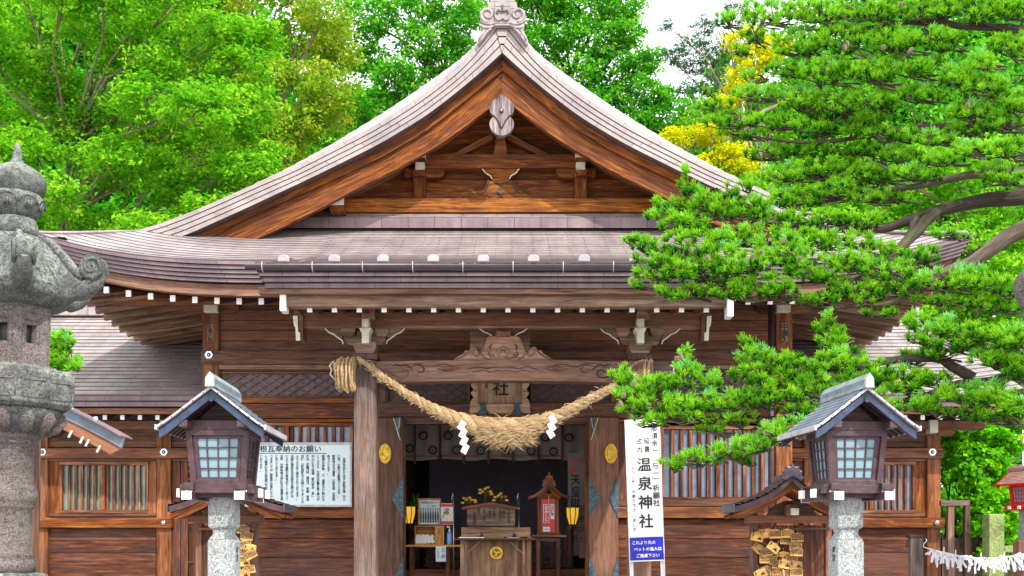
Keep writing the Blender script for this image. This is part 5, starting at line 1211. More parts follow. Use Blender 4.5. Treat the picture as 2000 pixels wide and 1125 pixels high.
def post_lantern(mat_body, mat_roof, mat_verge, mat_edge, mat_post, label, group, loc, sc=1.0, rz=0, mark=None, ms=0):
    th = thing('post_lantern', loc, label, 'lantern', group)
    D = 6.6; k = D/F
    def z(py): return (1050-py)*k+1.6
    def o(name, mb, mats, bev=0, par=None): return obj(name, mb, [M[m] for m in mats], par or th, bev, local=True, loc=(0,0,0))
    def b(mb, a, b_, c, d, y0, y1, m=0): mb.box(a*k, b_*k, y0, y1, z(d), z(c), m)
    hd = .17                                                  # half depth of the lamp box
    # stone post
    mb = MB().lathe([(.1225,0),(.122,z(1060)),(.114,z(1053))], 4, rot=PI/4, smooth=False); mb.lathe([(.118,z(1053)),(.09,z(1046)),(.083,z(1040)),(.09,z(1034)),(.118,z(1029)),(.118,z(985)),(.112,z(974)),(.10,z(966))], 4, rot=PI/4, smooth=False)
    mb.box(-.15,.15,-.15,.15,0,.25)
    o('stone_post', mb, [mat_post], .008)
    if mark: o('lettering', MB().text(mark, .052, (ms*.0872, ms*.0-.02, z(1082)), ex=(0,ms,0), bold=.03, line=.9) if ms else MB().text(mark, .06, (0, -.089, z(1078)), bold=.02, line=.9), ['ink' if mat_body == 'purple' else 'red'])
    # crossed base beams with white ends
    mb = MB(); w = .058
    for y in (-.11, .11): mb.box(-78*k, 78*k, y-w/2, y+w/2, z(969), z(953))
    for x in (-.16, .16): mb.box(x-w/2, x+w/2, -.30, .30, z(974)-.004, z(960))
    o('lower_beam', mb, [mat_body], .003)
    def we(*a): o('white_beam_end', MB().box(*a), ['white'], .002)
    for y in (-.11, .11):
        for s in (-1, 1): x = s*84*k; we(min(x, s*77*k), max(x, s*77*k), y-w/2-.002, y+w/2+.002, z(969)-.002, z(953)+.002)
    for x in (-.16, .16):
        for s in (-1, 1): we(x-w/2-.002, x+w/2+.002, min(s*.30, s*.304), max(s*.30, s*.304), z(974)-.006, z(960)+.002)
    mb = MB(); mb.box(-72*k, 72*k, -hd-.045, -hd+.02, z(962), z(945)); mb.box(-72*k, 72*k, hd-.02, hd+.045, z(962), z(945))
    for s in (-1, 1): mb.box(min(s*.19, s*.13), max(s*.19, s*.13), -hd-.09, hd+.09, z(956), z(943)+.003)
    o('sill_beam', mb, [mat_body], .003)
    for s in (-1, 1): 
        for q in (-1, 1): we(min(s*46*k, s*60*k), max(s*46*k, s*60*k), min(q*(hd+.044), q*(hd+.052)), max(q*(hd+.044), q*(hd+.052)), z(963), z(944))
    # tapered lamp box: four corner posts, panes and bars
    zt, zb = z(836), z(944); wt, wb = .178, .150
    mb = MB()
    for sx in (-1, 1):
        for sy in (-1, 1): mb.beam((sx*wb, sy*wb, zb), (sx*wt, sy*wt, zt), .036, .036, up=(0,1,0))
    for (zz, ww, h) in ((zt-.012, wt, .05), (zb+.012, wb, .035)):
        for s in (-1, 1): mb.beam((-ww, s*ww, zz), (ww, s*ww, zz), .03, h); mb.beam((s*ww, -ww, zz), (s*ww, ww, zz), .03, h)
    lb = o('lamp_box', mb, [mat_body], .003)
    for kx in range(4):
        a = kx*PI/2; Rm = Matrix.Rotation(a, 3, 'Z'); ins = .006; u0, u1 = -.138, .138; m_ = MB()
        P = lambda x, zz, d=0: tuple(Rm@Vector((x*lerp(wb, wt, (zz-zb)/(zt-zb))/wt, -(lerp(wb, wt, (zz-zb)/(zt-zb))-ins+d), zz)))
        z0, z1 = zb+.035, zt-.045
        m_.add([P(-.172,z0,-.006), P(.172,z0,-.006), P(.172,z1,-.006), P(-.172,z1,-.006)], [(0,1,2,3)]); o('pane', m_, ['paper'], 0, lb)
        m_ = MB()
        for i in range(5):
            x = lerp(-.142, .142, i/4); m_.beam(P(x, z0), P(x, z1), .0065 if 0 < i < 4 else .028, .010, up=tuple(Rm@Vector((0,1,0))))
            zz = lerp(z0, z1, i/4); m_.beam(P(-.15, zz, .001), P(.15, zz, .001), .010, .0065 if 0 < i < 4 else .02)
        o('pane_bar', m_, [mat_body], 0, lb)
    # head beams and gable
    mb = MB(); mb.box(-58*k, 58*k, -hd-.03, hd+.03, z(836), z(818)); 
    for s in (-1, 1): mb.box(min(s*.15, s*.20), max(s*.15, s*.20), -.33, .33, z(835), z(822))
    o('head_beam', mb, [mat_body], .003)
    o('gable_panel', MB().prism([(-50*k, z(820)), (50*k, z(820)), (0, z(776))], -.12, .12), ['shade' if mat_body == 'purple' else mat_body])
    yf = .36
    for s in (-1, 1):                                         # sloping roof halves
        C = [(0, 757), (s*28, 778), (s*60, 803), (s*88, 824), (s*104, 834)]
        up_ = [(a*k, z(y)) for a, y in C]; dn = [(a*k, z(y+5)) for a, y in C]; dn2 = [(a*k*.96, z(y+23)) for a, y in C]; dn1 = [(a*k*.97, z(y+8)) for a, y in C]
        o('verge_board', MB().band(dn1, dn2, -yf+.022, -yf+.045), [mat_verge]); o('verge_board', MB().band(dn1, dn2, yf-.045, yf-.022), [mat_verge])
        o('roof_edge', MB().band(up_, dn, -yf, -yf+.05), [mat_edge]); o('roof_edge', MB().band(up_, dn, yf-.05, yf), [mat_edge])
        n = 9; m_ = MB()
        us_ = resample(up_, n+1)
        def rf(u, v):
            p = interp([(i/n, q[0]) for i, q in enumerate(us_)], v), interp([(i/n, q[1]) for i, q in enumerate(us_)], v); return (p[0], lerp(-yf+.05, yf-.05, u), p[1])
        for i in range(n):
            a, c = rf(0, i/n), rf(0, (i+1)/n); m_.add([(a[0],-yf+.04,a[2]+.001),(a[0],yf-.04,a[2]+.001),(c[0],yf-.04,c[2]+.009),(c[0],-yf+.04,c[2]+.009),(c[0],-yf+.04,c[2]-.004),(c[0],yf-.04,c[2]-.004)], [(0,1,2,3),(3,2,5,4)], 0)
        o('roof', m_, [mat_roof])
        m_ = MB()
        for i in range(8): y = lerp(-yf+.07, yf-.07, i/7); m_.beam((s*8*k, y, z(772)), (s*102*k, y, z(843)), .016, .018)
        m_.band(dn, [(a, q-.006) for a, q in dn], -yf+.05, yf-.05)
        o('rafter', m_, [mat_body])
        o('eave_edge', MB().box(min(s*102*k, s*107*k), max(s*102*k, s*107*k), -yf-.003, yf+.003, z(842), z(832)), [mat_edge], .002)
        m_ = MB()
        for i in range(5): t = (i+.5)/5; p = up_[0]; x = lerp(4, 104, t); yy = interp([(abs(a), y) for a, y in C], x); m_.disc(s*x*k, -yf-.0005, z(yy+3.5), .004, n=6, t=.003)
        o('rivet', m_, ['black'])
    o('ridge', MB().prism([(-9*k, z(760)), (9*k, z(760)), (8*k, z(742)), (0, z(730)), (-8*k, z(742))], -yf-.03, yf+.03), ['ridgecap' if mat_body == 'purple' else mat_roof], .003)
    if mat_body == 'purple':
        o('ridge_side', MB().box(-8.6*k, -8.2*k, -yf, yf, z(757), z(743)).box(8.2*k, 8.6*k, -yf, yf, z(757), z(743)), [mat_roof])
        o('round_boss', MB().disc(0, -yf+.02, z(781), .018, n=16, t=.008), [mat_verge])
    th.rotation_euler = (0, 0, R(rz)); th.scale = (sc,)*3
    return th
G2 = 'roofed lanterns on pale stone posts'
post_lantern('purple', 'bluegrey', 'blue', 'tin', 'palestone', 'purple brown wooden lantern on a stone post before the wide notice board', G2, (U(438,6.6), 6.6, .064), .96, rz=2, mark='奉納', ms=1)
post_lantern('purple', 'bluegrey', 'blue', 'tin', 'palestone', 'purple brown wooden lantern on a stone post before the right wing, under pine', G2, (U(1657,6.6), 6.65, .064), .96, rz=4, mark='奉納', ms=-1)
M['roofp'] = plain('brown lantern roof', (.36,.20,.17), .5, .1, var=.3)
rl = post_lantern('red', 'roofp', 'red', 'red', 'palestone', 'bright red lantern with a brown roof at the right edge', None, (U(2004,16), 16, .405), .873, rz=18, mark='奉納')
# ================================================================== EMA RACKS
def rack(cx, D, label, seed, half=72):
    th = thing('votive_rack', (U(cx,D), D, 0), label, 'rack', 'roofed racks for votive plaques')
    def o(name, mb, mats, bev=0, par=None): return obj(name, mb, [M[m] for m in mats], par or th, bev)
    o('back_panel', MB().p(cx-half, cx+half, 1026, 1260, D, D+.05), ['plank'], .004)
    for s in (-1, 1): o('post', MB().p(cx+s*half-6, cx+s*half+6, 1000, 1290, D-.03, D+.1), ['door'], .008)
    o('top_beam', MB().p(cx-half-14, cx+half+14, 1006, 1022, D-.06, D+.12), ['door'], .008)
    o('hanging_bar', MB().p(cx-half, cx+half, 1031, 1035, D-.10, D-.07), ['door'], .004)
    mb = MB().p(cx-12, cx+12, 985, 1007, D-.16, D-.05).p(cx-2, cx+14, 992, 1006, D-.2, D-.15, 1); mb.prism(vp([(cx-50,1008),(cx+50,1008),(cx+38,990),(cx+14,978),(cx-14,978),(cx-38,990)], D-.04), D-.05, D)
    o('gable_carving', mb, ['door', 'cream'], .006)
    for s in (-1, 1):
        C = [(0,928),(s*20,947),(s*48,966),(s*80,980),(s*112,989)]
        A = smoothc(vp([(cx+a,b) for a,b in C], D-.45), 22, 2); B = smoothc(vp([(cx+a*.99,b+12) for a,b in C], D-.45), 22, 2); B2 = smoothc(vp([(cx+a*.93,b+25) for a,b in C], D-.45), 22, 2)
        o('roof', MB().band(A, B, D-.45, D+.12), ['purple'])
        o('bargeboard', MB().band(B, B2, D-.40, D-.36), ['orange'])
        m_ = MB(); n = 13
        for i in range(n):
            p, q = A[int(i*21/n)], A[int((i+1)*21/n)]; m_.add([(p[0],D-.46,p[1]+.004),(p[0],D+.13,p[1]+.004),(q[0],D+.13,q[1]+.026),(q[0],D-.46,q[1]+.026),(q[0],D-.46,q[1]),(q[0],D+.13,q[1])], [(0,1,2,3) if s > 0 else (3,2,1,0),(3,2,5,4)], 0)
        o('roof_cover', m_, ['purple']); m_ = MB()
        for i in range(6): p = A[int((i+.6)*21/6.5)]; m_.p
        for i in range(6):
            y = D-.40+i*.09; m_.beam((A[0][0], y, A[0][1]-.14), (A[-1][0], y, A[-1][1]-.10), .035, .035)
        o('rafter', m_, ['orange']); e = U(cx+s*112,D-.45)
        o('eave_cap', MB().box(min(e, e+s*.02), max(e, e+s*.02), D-.47, D+.14, A[-1][1]-.055, A[-1][1]+.02), ['gutter'], .003)
    pts = [(cx,905),(cx+5,912),(cx+12,911),(cx+13,918),(cx+19,921),(cx+17,927),(cx+22,934),(cx+14,938),(cx,930),(cx-14,938),(cx-22,934),(cx-17,927),(cx-19,921),(cx-13,918),(cx-12,911),(cx-5,912)]
    o('ridge_ornament', MB().prism(bez(vp(pts, D-.47), 3), D-.5, D-.44), ['gutter'], .006); o('ridge', MB().p(cx-8, cx+8, 924, 934, D-.44, D+.12), ['gutter'], .01)
    return th
rack(1547, 11.0, 'small roofed rack hung with wooden plaques beside the right post lantern', 1); rack(441, 11.0, 'small roofed plaque rack mostly hidden behind the left post lantern', 2, 54)
ebase = None
names = ['心願成就','家内安全','合格祈願','健康祈願','交通安全','商売繁盛']
def ema(px, py, D, ang, kind, lab, grp, i):
    global ebase
    th = thing('votive_plaque', (U(px,D), D, V(py,D)), lab, 'plaque', grp, rot=(0, R(ang), 0)); w_, h_ = .063, .043
    obj('plaque_board', MB().prism([(-w_,-h_),(w_,-h_),(w_,h_*.75),(0,h_*1.15),(-w_,h_*.75)], -.004, .004), [M['ema']], th, .0015, local=True, loc=(0,0,0))
    mb = MB()
    if kind:
        for j in range(7): x = lerp(-w_*.8, w_*.8, j/6); mb.text(random.choice(names), .0165, (x, -.0055, h_*.55), bold=.02, line=.95)
    else:
        mb.text('温泉', .017, (-w_*.72, -.0055, h_*.35), bold=.03)
        mb.prism([(w_*.0,-h_*.5),(w_*.8,-h_*.5),(w_*.66,-h_*.1),(w_*.5,h_*.0),(w_*.42,h_*.35),(w_*.3,h_*.0),(w_*.12,-h_*.1)], -.0055, -.005)
    obj('writing', mb, [M['ink']], th, 0, local=True, loc=(0,0,0)); obj('cord', MB().tube([(0,-.005,h_*.85),(.004,-.008,h_*1.6),(0,0,h_*2.0)], .0016, 4), [M['red'] if i % 5 == 0 else M['straw']], th, 0, local=True, loc=(0,0,0))
E1 = [(1489,1043,-6,1),(1500,1041,4,0),(1515,1043,-2,1),(1538,1042,2,1),(1557,1050,0,1),(1479,1049,12,0),(1536,1055,3,1),(1482,1072,42,0),(1498,1078,-10,1),(1511,1069,38,0),(1554,1066,0,1),(1556,1078,3,1),(1496,1092,0,1),(1530,1086,-4,0),(1546,1092,8,1),(1521,1103,6,1),(1533,1102,10,0),(1555,1104,0,0),(1498,1114,-2,1),(1515,1095,0,1),(1516,1121,0,1),(1536,1113,80,1),(1556,1118,2,1),(1485,1120,-20,0),(1508,1130,4,1),(1545,1128,0,1)]
words_ = ['pale','honey coloured','dark honey','yellowish','light pine']
ROWS = ['topmost', 'second', 'third', 'fourth', 'fifth', 'lowest']; ORD = ['first', 'second', 'third', 'fourth', 'fifth', 'sixth', 'seventh']
def labels(E, side):
    rows = sorted(range(len(E)), key=lambda i: E[i][1]); n = 6 if len(E) > 12 else 5; out = {}; per = math.ceil(len(E)/n)
    for r in range(n):
        for c_, i in enumerate(sorted(rows[r*per:(r+1)*per], key=lambda i: E[i][0])):
            a, kd = E[i][2], E[i][3]; out[i] = ('written' if kd else 'pictured')+(' tilted' if abs(a) > 15 else '')+' wooden plaque, '+ORD[c_]+' from left in '+ROWS[r]+' row of '+side+' rack'
    return out
LB = labels(E1, 'right')
for i, (px, py, a, kd) in enumerate(E1): ema(px, py, 10.86-.012*(i % 6), a, kd, LB[i], 'plaques on the right rack', i)
E2 = [(475,1034,4,1),(482,1047,6,1),(478,1064,-2,1),(488,1071,4,0),(474,1080,0,1),(489,1083,-28,1),(476,1098,0,0),(486,1112,-12,1),(476,1121,4,0)]
LB = labels(E2, 'left')
for i, (px, py, a, kd) in enumerate(E2): ema(px, py, 10.86-.012*(i % 6), a, kd, LB[i], 'plaques on the left rack', i)
# little roof behind the stone lantern at the left
D = 9.5
th = thing('roofed_stand', (U(60,D), D, 0), 'small roofed stand with white rafter ends half hidden behind the stone lantern', 'stand')
obj('post', MB().box(U(52,D)-.06, U(52,D)+.06, D, D+.12, 0, V(835,D)), [M['door']], th, .008)
for s in (-1, 1):
    C = [(0,765),(s*40,784),(s*90,808),(s*140,834),(s*168,850)]; c0 = 68
    A = smoothc(vp([(c0+a,b) for a,b in C], D-.5), 16, 1); B = [(x, z-.016) for x, z in A]; C2 = [(x-s*.02, z-.10) for x, z in A]; C3 = [(x-s*.12, z-.155) for x, z in A]
    obj('roof', MB().band(A, B, D-.5, D-.22), [M['fascia']], th); obj('roof_edge', MB().band(B, C2, D-.44, D-.40), [M['bluegrey']], th); obj('bargeboard', MB().band(C2, C3, D-.42, D-.36), [M['door']], th)
    mb = MB()
    for i in range(8): t = (i+.6)/8.4; j = int(t*15); p = A[j]; q = (p[0]-s*.10, p[1]-.155); mb.beam((q[0], D-.44, q[1]+.02), (q[0]-s*.012-.018, D-.44, q[1]-.036), .016, .014, up=(0,1,0))
    obj('white_rafter_end', mb, [M['cream']], th)
for px, py in ((139, 799), (187, 819)): obj('roof_bolt', MB().lathe([(.022, V(py,D-.4)-.03), (.022, V(py,D-.4)+.012), (.014, V(py,D-.4)+.022), (.002, V(py,D-.4)+.024)], 8, (U(px,D-.4), D-.4)), [M['steel']], th)
# ================================================================== RIGHT EDGE
D = 12.0
mb = MB().p(1779, 1804, 1050, 1330, D, D+.09); p1 = thing('plank_post', (U(1791,D), D, 0), 'grey plank post with a black cap at the left end of the paper string', 'post')
obj('plank', mb, [M['grey']], p1, .006); obj('cap', MB().p(1777, 1806, 1046, 1050, D-.01, D+.1), [M['black']], p1, .003); obj('knot', MB().disc(U(1792,D), D-.001, V(1095,D), .022, n=12, t=.003), [M['shade']], p1)
st = smoothc([(U(a,D), D-.03, V(b,D)) for a, b in [(1801,1068),(1815,1073),(1840,1079),(1870,1086),(1905,1090),(1940,1090),(1970,1087),(2010,1080),(2060,1074)]], 40, 1)
o = obj('fortune_string', MB().tube(st, .004, 5).tube([(U(1801,D),D-.03,V(1068,D)),(U(1801,D),D-.05,V(1062,D)),(U(1807,D),D-.05,V(1056,D)),(U(1806,D),D-.03,V(1052,D))], .004, 5), [M['white']]); tag(o, 'thin white string strung between the plank post and the right edge', 'string')
for i in range(62):
    t = .06+.86*(i+random.uniform(-.4,.4))/62
    if .40 < t < .42: continue
    j = min(int(t*39), 38); p = Vector(st[j]).lerp(Vector(st[j+1]), t*39-j); L_ = random.uniform(.10,.18); a = random.gauss(0,.32); w_ = random.uniform(.010,.014)
    mb = MB(); q = Vector((math.sin(a)*L_, random.uniform(-.03,0), -math.cos(a)*L_)); wx = Vector((math.cos(a)*w_, random.uniform(-.008,.008), math.sin(a)*w_))
    mb.add([wx*.5, -wx*.5, q*.5-wx, q*.5+wx, q-wx, q+wx], [(0,1,2,3),(3,2,4,5)]); b_ = a+random.choice((-1,1))*random.uniform(.4,1.4); q2 = Vector((math.sin(b_)*L_*.6, -.012, -math.cos(b_)*L_*.6)); wx2 = Vector((math.cos(b_)*w_, .004, math.sin(b_)*w_))
    mb.add([wx2*.5, -wx2*.5, q2-wx2, q2+wx2], [(0,1,2,3)]); mb.prism([(-.009,-.009),(.009,-.007),(.010,.010),(-.008,.009)], -.009, .009)
    if random.random() < .15: mb.add([Vector((-.006,0,0)), Vector((.006,0,0)), Vector((.008,0,.06)), Vector((-.005,0,.065))], [(0,1,2,3)])
    o = obj('tied_fortune', mb, [M['slip']], None, 0, loc=tuple(p)); tag(o, 'white paper fortune strip knotted on the string at the lower right', 'paper strip', 'paper fortunes tied on the string')
D = 14.2
tag(obj('moss_post', MB().p(1932, 1962, 1004, 1330, D, D+.22), [M['green']], None, .012), 'mossy green stone post behind the paper string', 'post')
f = thing('timber_fence', (U(1866,17), 17, 0), 'thin grey timber fence rail and post beside the right wing corner', 'fence')
obj('rail', MB().p(1838, 1892, 977, 988, 17, 17.08), [M['grey']], f, .005); obj('post', MB().p(1852, 1864, 988, 1250, 17.02, 17.1), [M['grey']], f, .005); obj('post', MB().p(1885, 1895, 977, 1250, 17.1, 17.2), [M['shade']], f, .005)
f = thing('low_fence', (U(1990,14.6), 14.6, 0), 'low mossy railing between the moss covered post and the red lantern', 'fence')
obj('rail', MB().p(1962, 2060, 1066, 1079, 14.3, 14.4), [M['green']], f, .005); obj('post', MB().p(1978, 1987, 1079, 1300, 14.3, 14.4), [M['green']], f, .005); obj('backing_board', MB().p(1840, 1932, 1050, 1300, 18.6, 18.7), [M['shade']], f)
D = 12.3; tag(obj('timber_post', MB().p(1990, 2018, 1056, 1330, D-.2, D-.05), [M['door']], None, .01), 'brown timber post in front of the red lantern at the right edge', 'post')
D = 24.0; b_ = thing('small_shrine', (U(2010,D), D, 0), 'small black tiled shrine roof behind the ivy at the right edge', 'shrine')
obj('wall', MB().p(1985, 2080, 900, 1200, D, D+1.5), [M['door']], b_); mb = MB()
for i in range(5): mb.prism(vp([(1974+i*3, 905-i*11), (2090, 905-i*11), (2090, 894-i*11), (1980+i*3, 894-i*11)], D-.4), D-.4+.1*i, D+2)
obj('roof', mb, [M['tile']], b_, .02); obj('eave', MB().p(1972, 2090, 906, 914, D-.5, D+2), [M['lightwood']], b_)
bn = thing('red_banner', (U(1990,22), 22, 0), 'red banner with white marks partly hidden by the ivy', 'banner'); obj('cloth', MB().p(1983, 1998, 850, 880, 22, 22.02), [M['red']], bn); obj('lettering', MB().text('稲荷', .17, (U(1984,22), 21.99, V(862,22)), bold=.02), [M['sheet']], bn); obj('pole', MB().tube([(U(2000,22),22.03,0),(U(2000,22),22.03,V(840,22))], .02, 8), [M['white']], bn)
D = 7.4; k = D/F; gp = thing('onion_finial_post', (U(2032,D), D, 0), 'round dark grey onion finial at the right edge beside the pine', 'post')
x = U(2032,D); Z = lambda y: V(y, D)
obj('finial', MB().lathe([(.002,Z(490)),(3*k,Z(495)),(8*k,Z(512)),(24*k,Z(522)),(42*k,Z(536)),(49*k,Z(554)),(46*k,Z(575)),(36*k,Z(598)),(28*k,Z(610))], 36, (x,D)), [M['granite']], gp); obj('post', MB().lathe([(30*k,Z(608)),(34*k,Z(616)),(28*k,Z(626)),(28*k,0)], 28, (x,D)), [M['granite']], gp)
# ================================================================== TREES
def leaves(cent, n_per, sig, size, flat=.6, hue=None, droop=.0, up=.6, asp=.55):
    """cent: (k,3) clump centres; returns quad verts and a per-vertex shade value"""
    k = len(cent); N_ = k*n_per
    c = np.repeat(cent, n_per, 0); s = np.repeat(sig, n_per)[:, None]
    off = rng.normal(size=(N_, 3)); off /= np.maximum(1e-6, np.linalg.norm(off, axis=1))[:, None]; off *= rng.random((N_, 1))**.45
    p = c+off*s*np.array([1, 1, flat])
    nrm = rng.normal(size=(N_, 3))+np.array([0, -.35, up*1.6])+off*.5; nrm /= np.linalg.norm(nrm, axis=1)[:, None]
    t = rng.normal(size=(N_, 3)); t[:, 2] -= droop; t -= (t*nrm).sum(1)[:, None]*nrm; t /= np.linalg.norm(t, axis=1)[:, None]
    b = np.cross(nrm, t); L_ = size*rng.uniform(.65, 1.35, (N_, 1)); w_ = L_*asp
    v = np.stack([p-t*L_*.5, p+b*w_*.5, p+t*L_*.5, p-b*w_*.5], 1).reshape(-1, 3)
    h = (np.repeat(hue if hue is not None else rng.random(k), n_per)*.6+rng.random(N_)*.4)**1.25
    return v, np.repeat(np.clip(h, 0, 1), 4)
def crown_centres(blobs, dens, clump):
    out = []; sg = []
    for (x, y, z, rx, ry, rz) in blobs:
        n = max(4, int(dens*(rx*rz+ry*rz+rx*ry)/(clump**2)))
        d = rng.normal(size=(n, 3)); d /= np.linalg.norm(d, axis=1)[:, None]; q = rng.uniform(.35, 1.05, (n, 1))**.6
        out.append(np.array([x, y, z])+d*q*np.array([rx, ry, rz])); sg.append(clump*rng.uniform(.6, 1.35, n))
    return np.concatenate(out), np.concatenate(sg)
def tree(name, D, tx, blobs, leafmat_, label, dens, clump, n_per, size, bark='bark2', flat=.55, trunk=.25, group='trees behind the shrine', asp=.55, base=0, top=None, twigs=True, droop=0, up=.6):
    B = [(U(px, d), d, V(py, d), rx*d/F, ry*d/F*1.0, rz*d/F) for (px, py, d, rx, ry, rz) in blobs]
    th = thing(name, (U(tx, D), D, base), label, 'tree', group)
    C, S = crown_centres(B, dens, clump); v, r = leaves(C, n_per, S, size, flat, droop=droop, asp=asp, up=up)
    big('crown', v, 4, M[leafmat_], th, r, 4)
    zt = V(top, D) if top is not None else max(b[2] for b in B)
    mb = MB(); T = [Vector((U(tx, D)+.25*math.sin(i*1.3), D+.2*math.cos(i*1.7), lerp(base, zt, i/8))) for i in range(9)]
    mb.tube(T, [trunk*(1-.85*i/8) for i in range(9)], 10); obj('trunk', mb, [M[bark]], th)
    mb = MB()
    for b in B:
        c = Vector(b[:3]); j = min(7, max(1, int((c.z-1.5-base)/(zt-base)*8))); a = T[j]; m_ = a.lerp(c, .5)+Vector((random.uniform(-.5,.5), random.uniform(-.5,.5), random.uniform(.1,.7)))
        mb.tube([a, a.lerp(m_, .5)+Vector((0,0,.15)), m_, c], [trunk*.35, trunk*.28, trunk*.2, trunk*.10], 6)
        if twigs:
            for q in range(7):
                e = c+Vector((random.uniform(-1,1)*b[3], random.uniform(-1.05,.4)*b[4], random.uniform(-.7,.9)*b[5])); s_ = m_.lerp(c, random.random()); mb.tube([s_, s_.lerp(e,.5)+Vector((0,0,.12)), e], [trunk*.10, trunk*.07, trunk*.02], 4)
    obj('branch', mb, [M[bark]], th); return th
def grid_blobs(x0, x1, y0, y1, nx, ny, d0, d1, r, ry=None, jit=.35):
    out = []
    for i in range(nx):
        for j in range(ny):
            px = lerp(x0, x1, (i+.5)/nx)+random.uniform(-1,1)*(x1-x0)/nx*jit; py = lerp(y0, y1, (j+.5)/ny)+random.uniform(-1,1)*(y1-y0)/ny*jit
            out.append((px, py, random.uniform(d0, d1), r*random.uniform(.75,1.25), r, r*.62*random.uniform(.8,1.2)))
    return out
random.seed(21)
# bright broadleaf tree filling the upper left
bl = [b for b in grid_blobs(-90, 520, -60, 480, 7, 7, 23, 26, 62) if not (b[0] > 430 and b[1] < 60) and not (b[0] > 520)]
bl += [(455,70,25,50,50,35),(470,330,24.5,60,60,40),(430,200,24,60,60,40),(420,420,24,70,60,40),(500,360,25,40,40,26)]
tree('broadleaf_tree', 26, 120, bl, 'leaf1', 'bright green broadleaf tree with thin pale branches at the far left', 4.6, .36, 38, .12, trunk=.13, flat=.42, up=.9)
bl = [b for b in grid_blobs(370, 680, -30, 360, 4, 5, 29, 31, 58) if not (b[0] > 640 and b[1] > 250)]+[(640,190,29,60,50,42),(560,250,29,70,50,45),(480,260,29,60,60,40),(640,60,31,50,50,36)]
tree('broadleaf_tree', 31, 500, bl, 'leaf2', 'olive yellow tree between the far left tree and the gable', 4.2, .38, 34, .13, trunk=.16, flat=.5)
bl = [(700,30,36,60,60,40),(790,20,36,60,60,36),(880,10,36,60,60,36),(720,110,37,55,60,34),(830,85,36,60,60,30),(770,150,36,50,60,30),(700,210,36,50,60,40),(900,60,36,45,50,30),(660,260,36,60,60,40),(750,200,37,45,50,24),(610,300,36,70,60,45),(930,20,37,40,40,26),(865,130,36.5,50,50,30),(835,165,36.5,50,50,26),(905,95,36.5,36,40,26),(800,190,36.5,50,50,26)]
tree('broadleaf_tree', 37.5, 870, bl, 'leaf3', 'deep green tree left of the gable peak with gaps of sky', 4.0, .42, 34, .15, bark='bark', trunk=.2, flat=.45)
bl = [(1050,20,36,60,60,36),(1130,10,36,70,60,38),(1210,10,36,45,60,36),(1060,90,36,50,60,30),(1150,80,36,70,60,34),(1215,70,36,36,60,26),(1120,150,36,60,60,34),(1200,140,36,70,60,32),(1250,190,36,60,60,34),(1160,205,36,50,60,30),(1300,230,36,60,60,36),(1230,250,36,60,60,30),(1350,260,36,50,60,30),(1290,300,36,60,60,34),(1030,-20,36,60,60,30),(1265,120,36,30,50,16)]
tree('broadleaf_tree', 37, 1110, bl, 'leaf3', 'deep green feathery tree right of the gable peak', 4.3, .40, 36, .15, bark='bark', trunk=.2, flat=.45)
bl = [(1350,90,33,34,34,20),(1375,50,33,26,30,16),(1310,110,33,24,30,12),(1390,110,33,30,30,20),(1350,130,33,34,30,14),(1400,170,33,30,30,20),(1440,30,33,30,30,22),(1300,50,33,16,20,10),(1415,80,33,22,30,20),(1345,170,33,26,30,10)]
tree('thin_pine', 33, 1427, bl, 'leaf5', 'thin dusky pine with a slender bare trunk against the white sky', 3.4, .22, 26, .11, bark='bark2', trunk=.09, flat=.45, asp=.25, top=-40, twigs=True)
bl = [(1455,80,28,40,40,22),(1480,120,28,46,40,20),(1510,95,28,40,40,18),(1450,140,28,30,40,16),(1445,165,28,36,40,14),(1420,200,28,30,40,16)]
tree('golden_tree', 28.5, 1480, bl, 'leaf4', 'yellow leaved tree high up behind the top of the pine', 4, .24, 34, .085, trunk=.12, flat=.35, up=1)
bl = [(1330,268,27,50,40,14),(1390,262,27,40,40,16),(1300,282,27,30,30,8),(1420,300,27,40,40,14),(1400,325,27,48,40,18),(1450,330,27,40,40,20),(1375,318,27,26,30,12),(1430,290,27,26,30,10)]
tree('golden_tree', 27.6, 1400, bl, 'leaf4', 'lower yellow leaved tree beside the right slope of the gable roof', 4.5, .22, 34, .080, trunk=.12, flat=.35, up=1)
bl = [b for b in grid_blobs(1290, 1560, 330, 500, 4, 3, 25.5, 27, 55)]+[(1370,230,31,46,40,30),(1420,215,31,46,40,30),(1330,330,29,40,40,20),(1500,260,30,70,50,40),(1560,180,30,70,50,40)]
tree('broadleaf_tree', 28, 1450, bl, 'leaf1', 'bright green tree below the yellow leaves beside the roof slope', 4.0, .34, 34, .11, trunk=.2, flat=.45)
bl = [b for b in grid_blobs(1560, 2080, 290, 640, 6, 5, 25, 27.5, 62)]
tree('broadleaf_tree', 28, 1900, bl, 'leaf1', 'bright lime green tree behind the pine limbs at the right', 4.2, .36, 34, .12, trunk=.14, flat=.45)
bl = [b for b in grid_blobs(1560, 2100, -60, 270, 5, 3, 30, 33, 85)]
tree('broadleaf_tree', 33, 1800, bl, 'leaf3', 'deep green tree showing through the top of the pine', 2.4, .42, 26, .14, trunk=.3, bark='bark')
bl = [b for b in grid_blobs(1830, 2100, 640, 1000, 4, 5, 22.5, 24, 48)]
tree('broadleaf_tree', 24.5, 2050, bl, 'leaf3', 'shady green tree at the far right behind the ivy', 1.8, .34, 24, .10, trunk=.15)
bl = [(30,580,24,60,50,30),(120,597,24,50,50,20),(-40,600,24,60,50,40),(180,596,24,40,40,14),(-60,520,24,50,50,40),(20,500,25,70,60,40),(-40,700,24,60,60,60)]
tree('broadleaf_tree', 25.5, -20, bl, 'leaf1', 'small bright tree seen between the stone lantern and the eave', 4, .34, 30, .10, trunk=.15)
